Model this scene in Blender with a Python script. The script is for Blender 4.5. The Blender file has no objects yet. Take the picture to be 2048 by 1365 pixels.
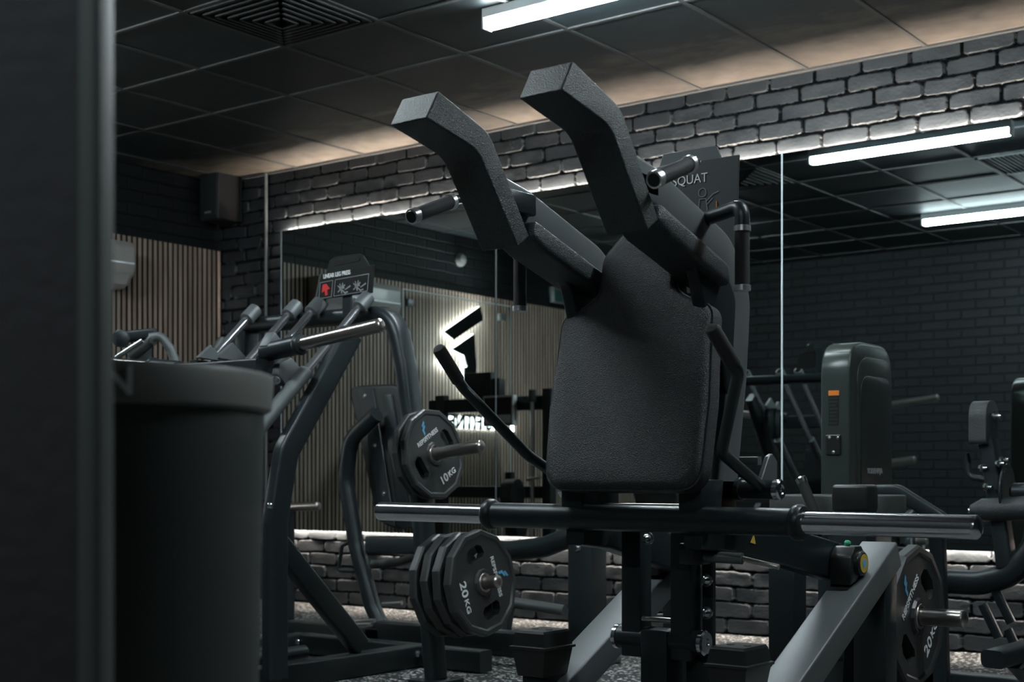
import bpy, bmesh, math, random
from mathutils import Vector, Matrix, noise
random.seed(7)
C = bpy.context.scene
PI = math.pi
# ------------------------------------------------------------------ camera
F = 2780.0; HZ = 960.0; CH = 0.80; YAW = math.radians(37.2)
SN, CS = math.sin(YAW), math.cos(YAW)
cd = bpy.data.cameras.new('camera'); cam = bpy.data.objects.new('camera', cd)
C.collection.objects.link(cam); C.camera = cam
cd.sensor_width = 36; cd.lens = F/2048*36
cd.shift_y = (HZ-682.5)/2048
cam.location = (0, 0, CH); cam.rotation_euler = (PI/2, 0, YAW)
cd.clip_start = 0.05
cd.dof.use_dof = True; cd.dof.focus_distance = 3.7; cd.dof.aperture_fstop = 5.0
# ------------------------------------------------------------------ light
w = bpy.data.worlds.new('world'); C.world = w; w.use_nodes = True
w.node_tree.nodes['Background'].inputs[0].default_value = (0.5, 0.62, 0.68, 1)
w.node_tree.nodes['Background'].inputs[1].default_value = 0.025
BATTEN = 125.0      # ceiling battens
LED = 270.0         # warm strips behind the mirror edges
LOGO = 150.0
C.view_settings.view_transform = 'Standard'; C.view_settings.look = 'None'
C.view_settings.exposure = 0.3; C.view_settings.gamma = 1.0
C.view_settings.use_curve_mapping = False
try:
    C.cycles.use_denoising = True
    C.cycles.max_bounces = 8
    C.cycles.sample_clamp_indirect = 4
    C.cycles.caustics_reflective = False
except Exception: pass

# ------------------------------------------------------------------ photo -> place
def ray(px):
    r = (px-1024)/F
    return r*CS - SN, r*SN + CS
def atY(px, py, Y):
    dx, dy = ray(px); d = Y/dy
    return Vector((dx*d, Y, CH+(HZ-py)/F*d))
def atX(px, py, X):
    dx, dy = ray(px); d = X/dx
    return Vector((X, dy*d, CH+(HZ-py)/F*d))
def atD(px, py, d):
    dx, dy = ray(px)
    return Vector((dx*d, dy*d, CH+(HZ-py)/F*d))

# ------------------------------------------------------------------ materials
def nodes(m): return m.node_tree.nodes, m.node_tree.links
def mat(name, col, rough=0.5, metal=0.0, bump=None, spec=0.5, var=None, coat=0):
    m = bpy.data.materials.new(name); m.use_nodes = True
    N, L = nodes(m); b = N['Principled BSDF']
    b.inputs['Base Color'].default_value = (*col, 1)
    b.inputs['Roughness'].default_value = rough
    b.inputs['Metallic'].default_value = metal
    b.inputs['Specular IOR Level'].default_value = spec
    b.inputs['Coat Weight'].default_value = coat
    tc = N.new('ShaderNodeTexCoord')
    n = N.new('ShaderNodeTexNoise'); n.inputs['Scale'].default_value = (var or (6, .15))[0]
    n.inputs['Detail'].default_value = 4
    L.new(tc.outputs['Object'], n.inputs['Vector'])
    mr = N.new('ShaderNodeMapRange'); a = (var or (6, .15))[1]
    mr.inputs['To Min'].default_value = 1-a; mr.inputs['To Max'].default_value = 1+a
    L.new(n.outputs['Fac'], mr.inputs['Value'])
    mx = N.new('ShaderNodeVectorMath'); mx.operation = 'SCALE'; mx.inputs[0].default_value = col
    L.new(mr.outputs[0], mx.inputs['Scale']); L.new(mx.outputs[0], b.inputs['Base Color'])
    if bump:
        s, st, kind = bump
        if kind == 'v':
            t = N.new('ShaderNodeTexVoronoi'); t.inputs['Scale'].default_value = s; o = t.outputs['Distance']
        else:
            t = N.new('ShaderNodeTexNoise'); t.inputs['Scale'].default_value = s; t.inputs['Detail'].default_value = 3; o = t.outputs['Fac']
        L.new(tc.outputs['Object'], t.inputs['Vector'])
        bp = N.new('ShaderNodeBump'); bp.inputs['Strength'].default_value = st; bp.inputs['Distance'].default_value = 0.002
        L.new(o, bp.inputs['Height']); L.new(bp.outputs[0], b.inputs['Normal'])
    return m
def emis(name, col, st):
    m = bpy.data.materials.new(name); m.use_nodes = True
    N, L = nodes(m); b = N['Principled BSDF']
    b.inputs['Base Color'].default_value = (.8, .8, .8, 1)
    b.inputs['Emission Color'].default_value = (*col, 1); b.inputs['Emission Strength'].default_value = st
    return m
M = {}
M['frame'] = mat('black_powder_coat', (.017, .024, .027), .36, .25, (900, .12, 'n'))
M['plate_arm'] = mat('grey_powder_coat', (.12, .132, .136), .45, .3, (900, .12, 'n'))
M['leather'] = mat('black_leatherette', (.027, .034, .036), .40, 0, (420, .6, 'v'), .5, (300, .35))
M['seat'] = mat('grey_black_seat_vinyl', (.055, .06, .06), .5, 0, (420, .6, 'v'))
M['leather2'] = mat('worn_leatherette', (.018, .0215, .025), .48, 0, (480, .85, 'v'), .5, (240, .9))
M['foam'] = mat('black_foam_grip', (.018, .018, .019), .75, 0, (500, .4, 'n'))
M['rubber'] = mat('black_rubber', (.016, .018, .018), .35, 0, None, .5)
M['chrome'] = mat('chrome', (.82, .83, .86), .17, 1.0)
M['steel'] = mat('brushed_steel', (.52, .48, .45), .28, 1.0, (200, .08, 'n'))
M['collar'] = mat('chromed_collar', (.85, .86, .88), .3, .9)
M['rodchrome'] = mat('guide_rod_chrome', (.9, .91, .95), .2, .95)
M['zinc'] = mat('zinc_bolt', (.55, .58, .58), .25, 1.0)
M['rubber_dark'] = mat('dark_moulded_pad', (.010, .012, .012), .5)
M['urethane'] = mat('plate_urethane', (.03, .032, .033), .38, 0, (700, .1, 'n'))
M['white'] = mat('white_print', (.85, .87, .87), .6)
M['blue'] = mat('blue_print', (.12, .42, .68), .5)
M['red'] = mat('red_print', (.6, .02, .02), .5)
M['orange'] = mat('orange_print', (.75, .2, .02), .5)
M['yellow'] = mat('yellow_print', (.62, .42, .06), .5)
M['green'] = mat('green_print', (.05, .45, .22), .5)
M['sign'] = mat('sign_panel', (.045, .05, .052), .5)
M['signblack'] = mat('sign_black', (.008, .009, .009), .35)
M['grey_line'] = mat('grey_print', (.28, .3, .3), .6)
M['shroud'] = mat('green_grey_shroud', (.032, .044, .040), .28, .1)
M['shroud_dark'] = mat('dark_shroud_panel', (.014, .019, .018), .3)
M['acwhite'] = mat('white_plastic', (.45, .44, .42), .35)
M['tbar'] = mat('painted_ceiling_grid', (.05, .052, .052), .5)
M['speaker'] = mat('black_speaker', (.007, .008, .009), .6)
M['bin'] = mat('charcoal_bin', (.042, .050, .047), .5)
M['binlid'] = mat('grey_bin_lid', (.20, .20, .19), .45)
M['pillar'] = mat('dark_pillar_paint', (.018, .018, .021), .85, 0, (60, .6, 'n'))
M['pillar_edge'] = mat('grey_corner_strip', (.05, .055, .053), .55)
M['batten'] = emis('batten_diffuser', (.84, .96, 1.0), BATTEN)
M['batten_body'] = mat('white_batten_body', (.5, .52, .52), .5)
M['led'] = emis('led_strip', (1.0, .88, .76), LED)
M['logo_light'] = emis('logo_backlight', (.93, .98, 1.0), LOGO)
M['logo_face'] = mat('dark_logo_face', (.03, .035, .033), .12, .2)
M['wood_back'] = mat('slat_felt', (.008, .007, .007), .95)
def glass_mat():
    m = bpy.data.materials.new('clear_glass'); m.use_nodes = True
    N, L = nodes(m); b = N['Principled BSDF']
    b.inputs['Base Color'].default_value = (.93, .98, .96, 1); b.inputs['Roughness'].default_value = 0.0
    b.inputs['Transmission Weight'].default_value = 1.0; b.inputs['IOR'].default_value = 1.05
    return m
M['glass'] = glass_mat()
M['glass_edge'] = mat('glass_edge', (.66, .80, .82), .3)
def mirror_mat():
    m = bpy.data.materials.new('mirror_silver'); m.use_nodes = True
    N, L = nodes(m); b = N['Principled BSDF']
    b.inputs['Base Color'].default_value = (.60, .67, .66, 1)
    b.inputs['Metallic'].default_value = 1.0; b.inputs['Roughness'].default_value = 0.0
    return m
M['mirror'] = mirror_mat()

def wood_mat():
    m = bpy.data.materials.new('oak_slat'); m.use_nodes = True
    N, L = nodes(m); b = N['Principled BSDF']
    tc = N.new('ShaderNodeTexCoord'); mp = N.new('ShaderNodeMapping')
    mp.inputs['Scale'].default_value = (25, 25, 1.2)
    L.new(tc.outputs['Object'], mp.inputs['Vector'])
    n = N.new('ShaderNodeTexNoise'); n.inputs['Scale'].default_value = 2.0; n.inputs['Detail'].default_value = 6
    L.new(mp.outputs[0], n.inputs['Vector'])
    r = N.new('ShaderNodeValToRGB')
    r.color_ramp.elements[0].position = .3; r.color_ramp.elements[0].color = (.27, .20, .155, 1)
    r.color_ramp.elements[1].position = .7; r.color_ramp.elements[1].color = (.52, .41, .33, 1)
    L.new(n.outputs['Fac'], r.inputs[0]); L.new(r.outputs[0], b.inputs['Base Color'])
    b.inputs['Roughness'].default_value = .6
    return m
M['wood'] = wood_mat()

def brick_paint():   # for the modelled bricks: dark paint
    m = bpy.data.materials.new('black_painted_brick'); m.use_nodes = True
    N, L = nodes(m); b = N['Principled BSDF']
    tc = N.new('ShaderNodeTexCoord')
    n = N.new('ShaderNodeTexNoise'); n.inputs['Scale'].default_value = 7; n.inputs['Detail'].default_value = 6
    L.new(tc.outputs['Object'], n.inputs['Vector'])
    r = N.new('ShaderNodeValToRGB')
    r.color_ramp.elements[0].position = .35; r.color_ramp.elements[0].color = (.009, .012, .0145, 1)
    r.color_ramp.elements[1].position = .75; r.color_ramp.elements[1].color = (.019, .0225, .026, 1)
    L.new(n.outputs['Fac'], r.inputs[0]); L.new(r.outputs[0], b.inputs['Base Color'])
    b.inputs['Roughness'].default_value = .55
    n2 = N.new('ShaderNodeTexNoise'); n2.inputs['Scale'].default_value = 120; n2.inputs['Detail'].default_value = 5
    L.new(tc.outputs['Object'], n2.inputs['Vector'])
    bp = N.new('ShaderNodeBump'); bp.inputs['Strength'].default_value = .35; bp.inputs['Distance'].default_value = .003
    L.new(n2.outputs['Fac'], bp.inputs['Height']); L.new(bp.outputs[0], b.inputs['Normal'])
    return m
M['brick'] = brick_paint()
def brick_shader(axis):  # bump-mapped painted brick for walls seen only far off
    m = bpy.data.materials.new('painted_brick_' + axis); m.use_nodes = True
    N, L = nodes(m); b = N['Principled BSDF']
    tc = N.new('ShaderNodeTexCoord'); sp = N.new('ShaderNodeSeparateXYZ'); cb = N.new('ShaderNodeCombineXYZ')
    L.new(tc.outputs['Object'], sp.inputs[0])
    L.new(sp.outputs['X' if axis == 'x' else 'Y'], cb.inputs['X']); L.new(sp.outputs['Z'], cb.inputs['Y'])
    nz = N.new('ShaderNodeTexNoise'); nz.inputs['Scale'].default_value = 9
    L.new(cb.outputs[0], nz.inputs['Vector'])
    va = N.new('ShaderNodeVectorMath'); va.operation = 'MULTIPLY_ADD'
    va.inputs[1].default_value = (.012, .012, 0)
    L.new(nz.outputs['Color'], va.inputs[0]); L.new(cb.outputs[0], va.inputs[2])
    bk = N.new('ShaderNodeTexBrick'); bk.inputs['Scale'].default_value = 1
    bk.inputs['Brick Width'].default_value = .245; bk.inputs['Row Height'].default_value = .0812
    bk.inputs['Mortar Size'].default_value = .008; bk.inputs['Mortar Smooth'].default_value = .6
    bk.inputs['Color1'].default_value = (.0055, .008, .0095, 1); bk.inputs['Color2'].default_value = (.008, .011, .013, 1)
    bk.inputs['Mortar'].default_value = (.004, .005, .006, 1)
    L.new(va.outputs[0], bk.inputs['Vector']); L.new(bk.outputs['Color'], b.inputs['Base Color'])
    inv = N.new('ShaderNodeMath'); inv.operation = 'SUBTRACT'; inv.inputs[0].default_value = 1
    L.new(bk.outputs['Fac'], inv.inputs[1])
    bp = N.new('ShaderNodeBump'); bp.inputs['Strength'].default_value = .9; bp.inputs['Distance'].default_value = .01
    L.new(inv.outputs[0], bp.inputs['Height']); L.new(bp.outputs[0], b.inputs['Normal'])
    b.inputs['Roughness'].default_value = .65; b.inputs['Specular IOR Level'].default_value = .25
    return m
M['brick_x'] = brick_shader('x'); M['brick_y'] = brick_shader('y')
def ceiling_mat():
    m = bpy.data.materials.new('painted_ceiling_tile'); m.use_nodes = True
    N, L = nodes(m); b = N['Principled BSDF']
    tc = N.new('ShaderNodeTexCoord')
    n = N.new('ShaderNodeTexNoise'); n.inputs['Scale'].default_value = 3.0; n.inputs['Detail'].default_value = 7; n.inputs['Distortion'].default_value = .6
    mp = N.new('ShaderNodeMapping'); mp.inputs['Scale'].default_value = (1, 1.8, 1)
    L.new(tc.outputs['Object'], mp.inputs['Vector']); L.new(mp.outputs[0], n.inputs['Vector'])
    # mirror-wall row: LED light put into the colour as lighter brown, stain-mottled edge
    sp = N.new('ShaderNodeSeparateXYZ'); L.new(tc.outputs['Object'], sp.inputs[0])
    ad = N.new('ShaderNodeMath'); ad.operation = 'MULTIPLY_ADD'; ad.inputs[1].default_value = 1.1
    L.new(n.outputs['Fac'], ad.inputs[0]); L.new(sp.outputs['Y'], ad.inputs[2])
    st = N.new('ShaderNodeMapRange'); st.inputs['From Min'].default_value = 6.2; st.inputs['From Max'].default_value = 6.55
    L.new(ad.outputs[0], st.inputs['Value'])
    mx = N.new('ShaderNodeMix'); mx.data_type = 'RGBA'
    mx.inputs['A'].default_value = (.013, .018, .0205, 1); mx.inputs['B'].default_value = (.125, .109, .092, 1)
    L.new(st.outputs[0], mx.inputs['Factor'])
    # every tile took the paint a little differently
    sn = N.new('ShaderNodeVectorMath'); sn.operation = 'ADD'; sn.inputs[1].default_value = (4.2+6, -5.155+12, 0); L.new(tc.outputs['Object'], sn.inputs[0])
    dv = N.new('ShaderNodeVectorMath'); dv.operation = 'MULTIPLY'; dv.inputs[1].default_value = (1/.6, 1/.6, 0); L.new(sn.outputs[0], dv.inputs[0])
    fl = N.new('ShaderNodeVectorMath'); fl.operation = 'FLOOR'; L.new(dv.outputs[0], fl.inputs[0])
    wn = N.new('ShaderNodeTexWhiteNoise'); wn.noise_dimensions = '3D'; L.new(fl.outputs[0], wn.inputs['Vector'])
    mr = N.new('ShaderNodeMapRange'); mr.inputs['To Min'].default_value = .65; mr.inputs['To Max'].default_value = 1.5; L.new(wn.outputs['Value'], mr.inputs['Value'])
    n3 = N.new('ShaderNodeTexNoise'); n3.inputs['Scale'].default_value = 11; n3.inputs['Detail'].default_value = 8; L.new(tc.outputs['Object'], n3.inputs['Vector'])
    m3 = N.new('ShaderNodeMath'); m3.operation = 'MULTIPLY'; m4 = N.new('ShaderNodeMath'); m4.operation = 'ADD'; m4.inputs[1].default_value = .5; L.new(n3.outputs['Fac'], m4.inputs[0]); L.new(m4.outputs[0], m3.inputs[1]); L.new(mr.outputs[0], m3.inputs[0])
    sc = N.new('ShaderNodeVectorMath'); sc.operation = 'SCALE'; L.new(mx.outputs['Result'], sc.inputs[0]); L.new(m3.outputs[0], sc.inputs['Scale'])
    L.new(sc.outputs[0], b.inputs['Base Color'])
    b.inputs['Roughness'].default_value = .5; b.inputs['Specular IOR Level'].default_value = .3
    n2 = N.new('ShaderNodeTexNoise'); n2.inputs['Scale'].default_value = 180
    L.new(tc.outputs['Object'], n2.inputs['Vector'])
    bp = N.new('ShaderNodeBump'); bp.inputs['Strength'].default_value = .25; bp.inputs['Distance'].default_value = .002
    L.new(n2.outputs['Fac'], bp.inputs['Height']); L.new(bp.outputs[0], b.inputs['Normal'])
    return m
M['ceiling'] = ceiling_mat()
def floor_mat():
    m = bpy.data.materials.new('speckled_rubber_floor'); m.use_nodes = True
    N, L = nodes(m); b = N['Principled BSDF']
    tc = N.new('ShaderNodeTexCoord')
    v = N.new('ShaderNodeTexVoronoi'); v.inputs['Scale'].default_value = 95
    L.new(tc.outputs['Object'], v.inputs['Vector'])
    sp = N.new('ShaderNodeSeparateColor'); L.new(v.outputs['Color'], sp.inputs[0])
    gt = N.new('ShaderNodeMath'); gt.operation = 'GREATER_THAN'; gt.inputs[1].default_value = .83
    L.new(sp.outputs[0], gt.inputs[0])
    mx = N.new('ShaderNodeMix'); mx.data_type = 'RGBA'
    mx.inputs['A'].default_value = (.013, .014, .015, 1); mx.inputs['B'].default_value = (.60, .60, .58, 1)
    L.new(gt.outputs[0], mx.inputs['Factor']); L.new(mx.outputs['Result'], b.inputs['Base Color'])
    b.inputs['Roughness'].default_value = .7
    bp = N.new('ShaderNodeBump'); bp.inputs['Strength'].default_value = .5; bp.inputs['Distance'].default_value = .003
    L.new(v.outputs['Distance'], bp.inputs['Height']); L.new(bp.outputs[0], b.inputs['Normal'])
    return m
M['floor'] = floor_mat()

# ------------------------------------------------------------------ mesh helpers
def V(*a): return Vector(a)
def base_of(p):
    v = Vector((0, 0, 0))
    while p is not None:
        v += p.location; p = p.parent
    return v
def link(name, me, m, parent=None):
    o = bpy.data.objects.new(name, me); C.collection.objects.link(o)
    me.materials.append(M[m] if isinstance(m, str) else m)
    if parent is not None:
        me.transform(Matrix.Translation(-base_of(parent)))
        o.parent = parent
    return o
def obj(name, bm, m, parent=None, smooth=35):
    bmesh.ops.recalc_face_normals(bm, faces=bm.faces)
    if smooth:
        for f in bm.faces: f.smooth = True
        for e in bm.edges:
            if len(e.link_faces) == 2 and e.calc_face_angle(0) > math.radians(smooth): e.smooth = False
    me = bpy.data.meshes.new(name); bm.to_mesh(me); bm.free()
    return link(name, me, m, parent)
def thing(name, label, cat, loc=(0, 0, 0), group=None):
    o = bpy.data.objects.new(name, None); C.collection.objects.link(o)
    o.location = loc; o.empty_display_size = .1
    return tag(o, label, cat, group)
def tag(o, label, cat, group=None):
    o['label'] = label; o['category'] = cat
    if group: o['group'] = group
    return o
def struct(o): o['kind'] = 'structure'; return o
def dup(o, parent=None):
    c = o.copy(); C.collection.objects.link(c); c.parent = parent
    for ch in list(o.children): dup(ch, c)
    return c
def box(bm, a, b, bev=0, seg=2, mtx=None):
    a, b = Vector(a), Vector(b)
    r = bmesh.ops.create_cube(bm, size=1)
    vs = r['verts']
    for v in vs:
        v.co = Vector(((a.x+b.x)/2+v.co.x*(b.x-a.x), (a.y+b.y)/2+v.co.y*(b.y-a.y), (a.z+b.z)/2+v.co.z*(b.z-a.z)))
    if bev:
        es = list({e for v in vs for e in v.link_edges})
        rr = bmesh.ops.bevel(bm, geom=es, offset=bev, segments=seg, profile=.5, affect='EDGES')
        vs = list({v for f in rr['faces'] for v in f.verts} | {v for v in vs if v.is_valid})
    if mtx is not None:
        bmesh.ops.transform(bm, matrix=mtx, verts=vs)
    return bm
def nb(): return bmesh.new()
def fillet(pts, rad, n=6):
    pts = [Vector(p) for p in pts]
    if rad <= 0 or len(pts) < 3: return pts
    out = [pts[0]]
    for i in range(1, len(pts)-1):
        p, a, b = pts[i], pts[i-1]-pts[i], pts[i+1]-pts[i]
        la, lb = a.length, b.length; a.normalize(); b.normalize()
        ang = a.angle(b)
        if ang > PI-.05: out.append(p); continue
        t = min(rad/math.tan(ang/2), la*.48, lb*.48)
        s, e = p+a*t, p+b*t
        for k in range(n+1):
            u = k/n; out.append(s*(1-u)**2 + p*2*u*(1-u) + e*u*u)
    out.append(pts[-1]); return out
def sweep(bm, pts, prof, rad=0, up=(0, 0, 1), n=6, capr=0, scales=None):
    """closed profile [(u,v)] swept along a polyline; u = side, v = up"""
    P = fillet(pts, rad, n)
    T = []
    for i in range(len(P)):
        t = (P[min(i+1, len(P)-1)]-P[max(i-1, 0)]).normalized(); T.append(t)
    upv = Vector(up)
    s = T[0].cross(upv)
    if s.length < 1e-3: s = T[0].cross(Vector((0, 1, 0)))
    s.normalize(); rings = []
    for i, p in enumerate(P):
        t = T[i]
        if i: s = (s - t*s.dot(t)).normalized()
        u = s.cross(t).normalized()
        k = 1.0
        if 0 < i < len(P)-1:
            a, b = (P[i]-P[i-1]).normalized(), (P[i+1]-P[i]).normalized()
            k = 1
        sc = scales[i] if scales else 1
        rings.append([bm.verts.new(p + s*(x*sc) + u*(y*sc)) for x, y in prof])
    m = len(prof)
    for i in range(len(rings)-1):
        for j in range(m):
            bm.faces.new((rings[i][j], rings[i][(j+1) % m], rings[i+1][(j+1) % m], rings[i+1][j]))
    bm.faces.new(rings[0][::-1]); bm.faces.new(rings[-1])
    return bm
def circ(r, n=20): return [(r*math.cos(2*PI*k/n), r*math.sin(2*PI*k/n)) for k in range(n)]
def rrect(w, h, r=.008, n=3):
    out = []
    for cx, cy, a0 in ((w/2-r, h/2-r, 0), (-w/2+r, h/2-r, PI/2), (-w/2+r, -h/2+r, PI), (w/2-r, -h/2+r, 1.5*PI)):
        for k in range(n+1):
            a = a0+PI/2*k/n; out.append((cx+r*math.cos(a), cy+r*math.sin(a)))
    return out
def tube(bm, pts, r, rad=0, n=20, fn=7): return sweep(bm, pts, circ(r, n), rad, n=fn)
def bar(bm, pts, w_, h_, rad=0, up=(0, 0, 1), r=.008, fn=7): return sweep(bm, pts, rrect(w_, h_, r), rad, up, n=fn)
def lathe(bm, a, axis, prof, n=28):
    """prof: [(dist along axis, radius)]"""
    a = Vector(a); ax = Vector(axis).normalized()
    s = ax.cross(Vector((0, 0, 1)))
    if s.length < 1e-3: s = Vector((1, 0, 0))
    s.normalize(); u = s.cross(ax)
    rings = []
    for d, r in prof:
        if r <= 1e-6: rings.append([bm.verts.new(a+ax*d)])
        else: rings.append([bm.verts.new(a+ax*d+(s*math.cos(2*PI*k/n)+u*math.sin(2*PI*k/n))*r) for k in range(n)])
    for A, B in zip(rings[:-1], rings[1:]):
        for k in range(n):
            k2 = (k+1) % n
            if len(A) == 1 and len(B) == 1: continue
            if len(A) == 1: bm.faces.new((A[0], B[k], B[k2]))
            elif len(B) == 1: bm.faces.new((A[k], A[k2], B[0]))
            else: bm.faces.new((A[k], A[k2], B[k2], B[k]))
    for R_, rev in ((rings[0], 1), (rings[-1], 0)):
        if len(R_) > 1: bm.faces.new(R_[::-1] if rev else R_)
    return bm
def prism(bm, pts, depth, bev=0, seg=3):
    """outline of 3-D points (planar) pushed along vector depth"""
    pts = [Vector(p) for p in pts]; depth = Vector(depth)
    A = [bm.verts.new(p) for p in pts]; B = [bm.verts.new(p+depth) for p in pts]
    n = len(A); fs = [bm.faces.new(A[::-1]), bm.faces.new(B)]
    for i in range(n): fs.append(bm.faces.new((A[i], A[(i+1) % n], B[(i+1) % n], B[i])))
    if bev:
        bmesh.ops.recalc_face_normals(bm, faces=fs)
        es = list({e for f in fs for e in f.edges})
        bmesh.ops.bevel(bm, geom=es, offset=bev, segments=seg, profile=.5, affect='EDGES', clamp_overlap=True)
    return bm
def bolt(parent, p, axis, r=.009, h=.008, name='bolt'):
    b = nb(); lathe(b, p, axis, [(-.002, r*1.35), (.002, r*1.35), (.002, r), (h*.6, r*.95), (h, r*.55), (h, 0)], 14)
    return obj(name, b, 'zinc', parent)
def text_mesh(s, size, mtx, depth=.0006, bold=False, align='CENTER', sx=1):
    cu = bpy.data.curves.new('t', 'FONT'); cu.body = s; cu.size = size; cu.extrude = depth
    cu.align_x = align; cu.align_y = 'CENTER'; cu.resolution_u = 3
    if bold: cu.offset = size*.02
    o = bpy.data.objects.new('t', cu); C.collection.objects.link(o)
    dg = bpy.context.evaluated_depsgraph_get(); dg.update()
    me = bpy.data.meshes.new_from_object(o.evaluated_get(dg))
    bpy.data.objects.remove(o); bpy.data.curves.remove(cu)
    me.transform(Matrix.Diagonal((sx, 1, 1, 1))); me.transform(mtx); me.materials.clear()
    return me
def frame_mtx(o, x, y):
    x = Vector(x).normalized(); y = Vector(y); y = (y - x*y.dot(x)).normalized(); z = x.cross(y)
    m = Matrix((( x.x, y.x, z.x, 0), (x.y, y.y, z.y, 0), (x.z, y.z, z.z, 0), (0, 0, 0, 1)))
    return Matrix.Translation(Vector(o)) @ m
def poly_on(bm, mtx, pts, t=.0006):
    prism(bm, [mtx @ Vector((x, y, 0)) for x, y in pts], (mtx.to_3x3() @ Vector((0, 0, t))))
def line_on(bm, mtx, pts, wd=.002, t=.0006):
    for (x0, y0), (x1, y1) in zip(pts[:-1], pts[1:]):
        d = Vector((x1-x0, y1-y0)); 
        if d.length < 1e-6: continue
        d.normalize(); n = Vector((-d.y, d.x))*wd/2
        poly_on(bm, mtx, [(x0+n.x, y0+n.y), (x0-n.x, y0-n.y), (x1-n.x, y1-n.y), (x1+n.x, y1+n.y)], t)

# ------------------------------------------------------------------ room
WY, LX, CZ = 6.40, -7.375, 2.84
MB, MT = .472, 2.434
RX, BY, RY = 3.2, .80, -2.6
def slab(name, a, b, m): 
    bm = nb(); box(bm, a, b); return struct(obj(name, bm, m, smooth=0))
slab('floor', (LX-.2, RY-.2, -.1), (RX+.2, WY+.4, 0), 'floor')
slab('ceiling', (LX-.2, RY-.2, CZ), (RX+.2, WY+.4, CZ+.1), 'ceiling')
slab('wall_left', (LX-.2, BY-.2, 0), (LX, WY+.3, CZ), 'brick_y')
slab('wall_back', (LX, BY-.15, 0), (-1.9, BY, CZ), 'brick_x')
slab('wall_rear', (-2.05, RY-.2, 0), (RX+.2, RY, CZ), 'brick_x')
slab('wall_right', (RX, RY, 0), (RX+.2, WY+.3, CZ), 'brick_y')
slab('wall_passage', (-2.05, RY, 0), (-1.9, BY-.15, CZ), 'brick_y')
# mirror wall: every brick of the two open bands is modelled as relief, one sheet
def brick_height(x, z):
    rh, bw = .0812, .245
    w1 = noise.noise(Vector((x*5, z*5, 3.1)))*.006; w2 = noise.noise(Vector((x*4, z*6, 9.7)))*.007
    xx, zz = x+w2, z-.004+w1
    row = math.floor(zz/rh)
    off = (row % 2)*.5*bw + noise.cell(Vector((row*3.3, 1.2, 0)))*.03
    col = math.floor((xx+off)/bw)
    u = (xx+off)-col*bw; v = zz-row*rh
    j = noise.cell(Vector((row*1.7+.3, col*2.3+.1, 5)))
    mo = .0025
    du = min(u, bw-u)-mo; dv = min(v, rh-v)-mo
    rr = .022
    if du < rr and dv < rr:
        d = rr-math.hypot(rr-du, rr-dv)
    else: d = min(du, dv)
    d += noise.noise(Vector((x*45, z*45, 1)))*.0038 + noise.noise(Vector((x*110, z*110, 4)))*.0012
    t = max(0, min(1, d/.0038)); h = t*t*(3-2*t)
    return h*(.0185+.005*j) + noise.noise(Vector((x*16, z*16, 7)))*.0022*h + noise.noise(Vector((x*70, z*70, 2)))*.0009
def brick_band(bm, x0, x1, z0, z1, y, step, sz=None):
    nx = int((x1-x0)/step)+1; nz = int((z1-z0)/(sz or step))+1
    g = []
    for j in range(nz+1):
        z = z0+(z1-z0)*j/nz; rowv = []
        for i in range(nx+1):
            x = x0+(x1-x0)*i/nx
            rowv.append(bm.verts.new((x, y+.009-brick_height(x, z), z)))
        g.append(rowv)
    for j in range(nz):
        for i in range(nx):
            bm.faces.new((g[j][i], g[j][i+1], g[j+1][i+1], g[j+1][i]))
def mirror_wall():
    bm = nb()
    brick_band(bm, LX, -1.2, MT-.05, CZ, WY, .0062, .0036)
    brick_band(bm, LX, -1.2, 0, MB+.05, WY, .0066, .0038)
    brick_band(bm, LX, -6.70, MB+.05, MT-.05, WY, .010)
    for f in bm.faces: f.smooth = True
    nf = len(bm.faces)
    box(bm, (LX, WY+.011, 0), (RX, WY+.2, CZ))
    me = bpy.data.meshes.new('wall_mirror_side'); bm.to_mesh(me); bm.free()
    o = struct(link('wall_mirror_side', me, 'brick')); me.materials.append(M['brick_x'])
    me.materials.append(mat('shaded_brick_joint', (.005, .006, .007), .9, spec=.1))  # deep joint faces coloured darker, painting in the shade between bricks
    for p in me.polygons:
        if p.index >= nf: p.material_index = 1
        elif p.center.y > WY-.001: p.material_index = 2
mirror_wall()
# ceiling grid of T bars
def ceiling_grid():
    bm = nb()
    k = -4.2
    xs = [k+.6*i for i in range(-5, 12)]
    ys = [5.155-.6*i for i in range(0, 13)]
    for x in xs: box(bm, (x-.012, RY, CZ-.006), (x+.012, WY-.01, CZ+.001), .002, 1)
    for y in ys: box(bm, (LX, y-.012, CZ-.0065), (RX, y+.012, CZ+.001), .002, 1)
    box(bm, (LX, WY-.035, CZ-.012), (RX, WY-.005, CZ+.001), .002, 1)
    struct(obj('trim_1', bm, 'tbar'))
ceiling_grid()
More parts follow.
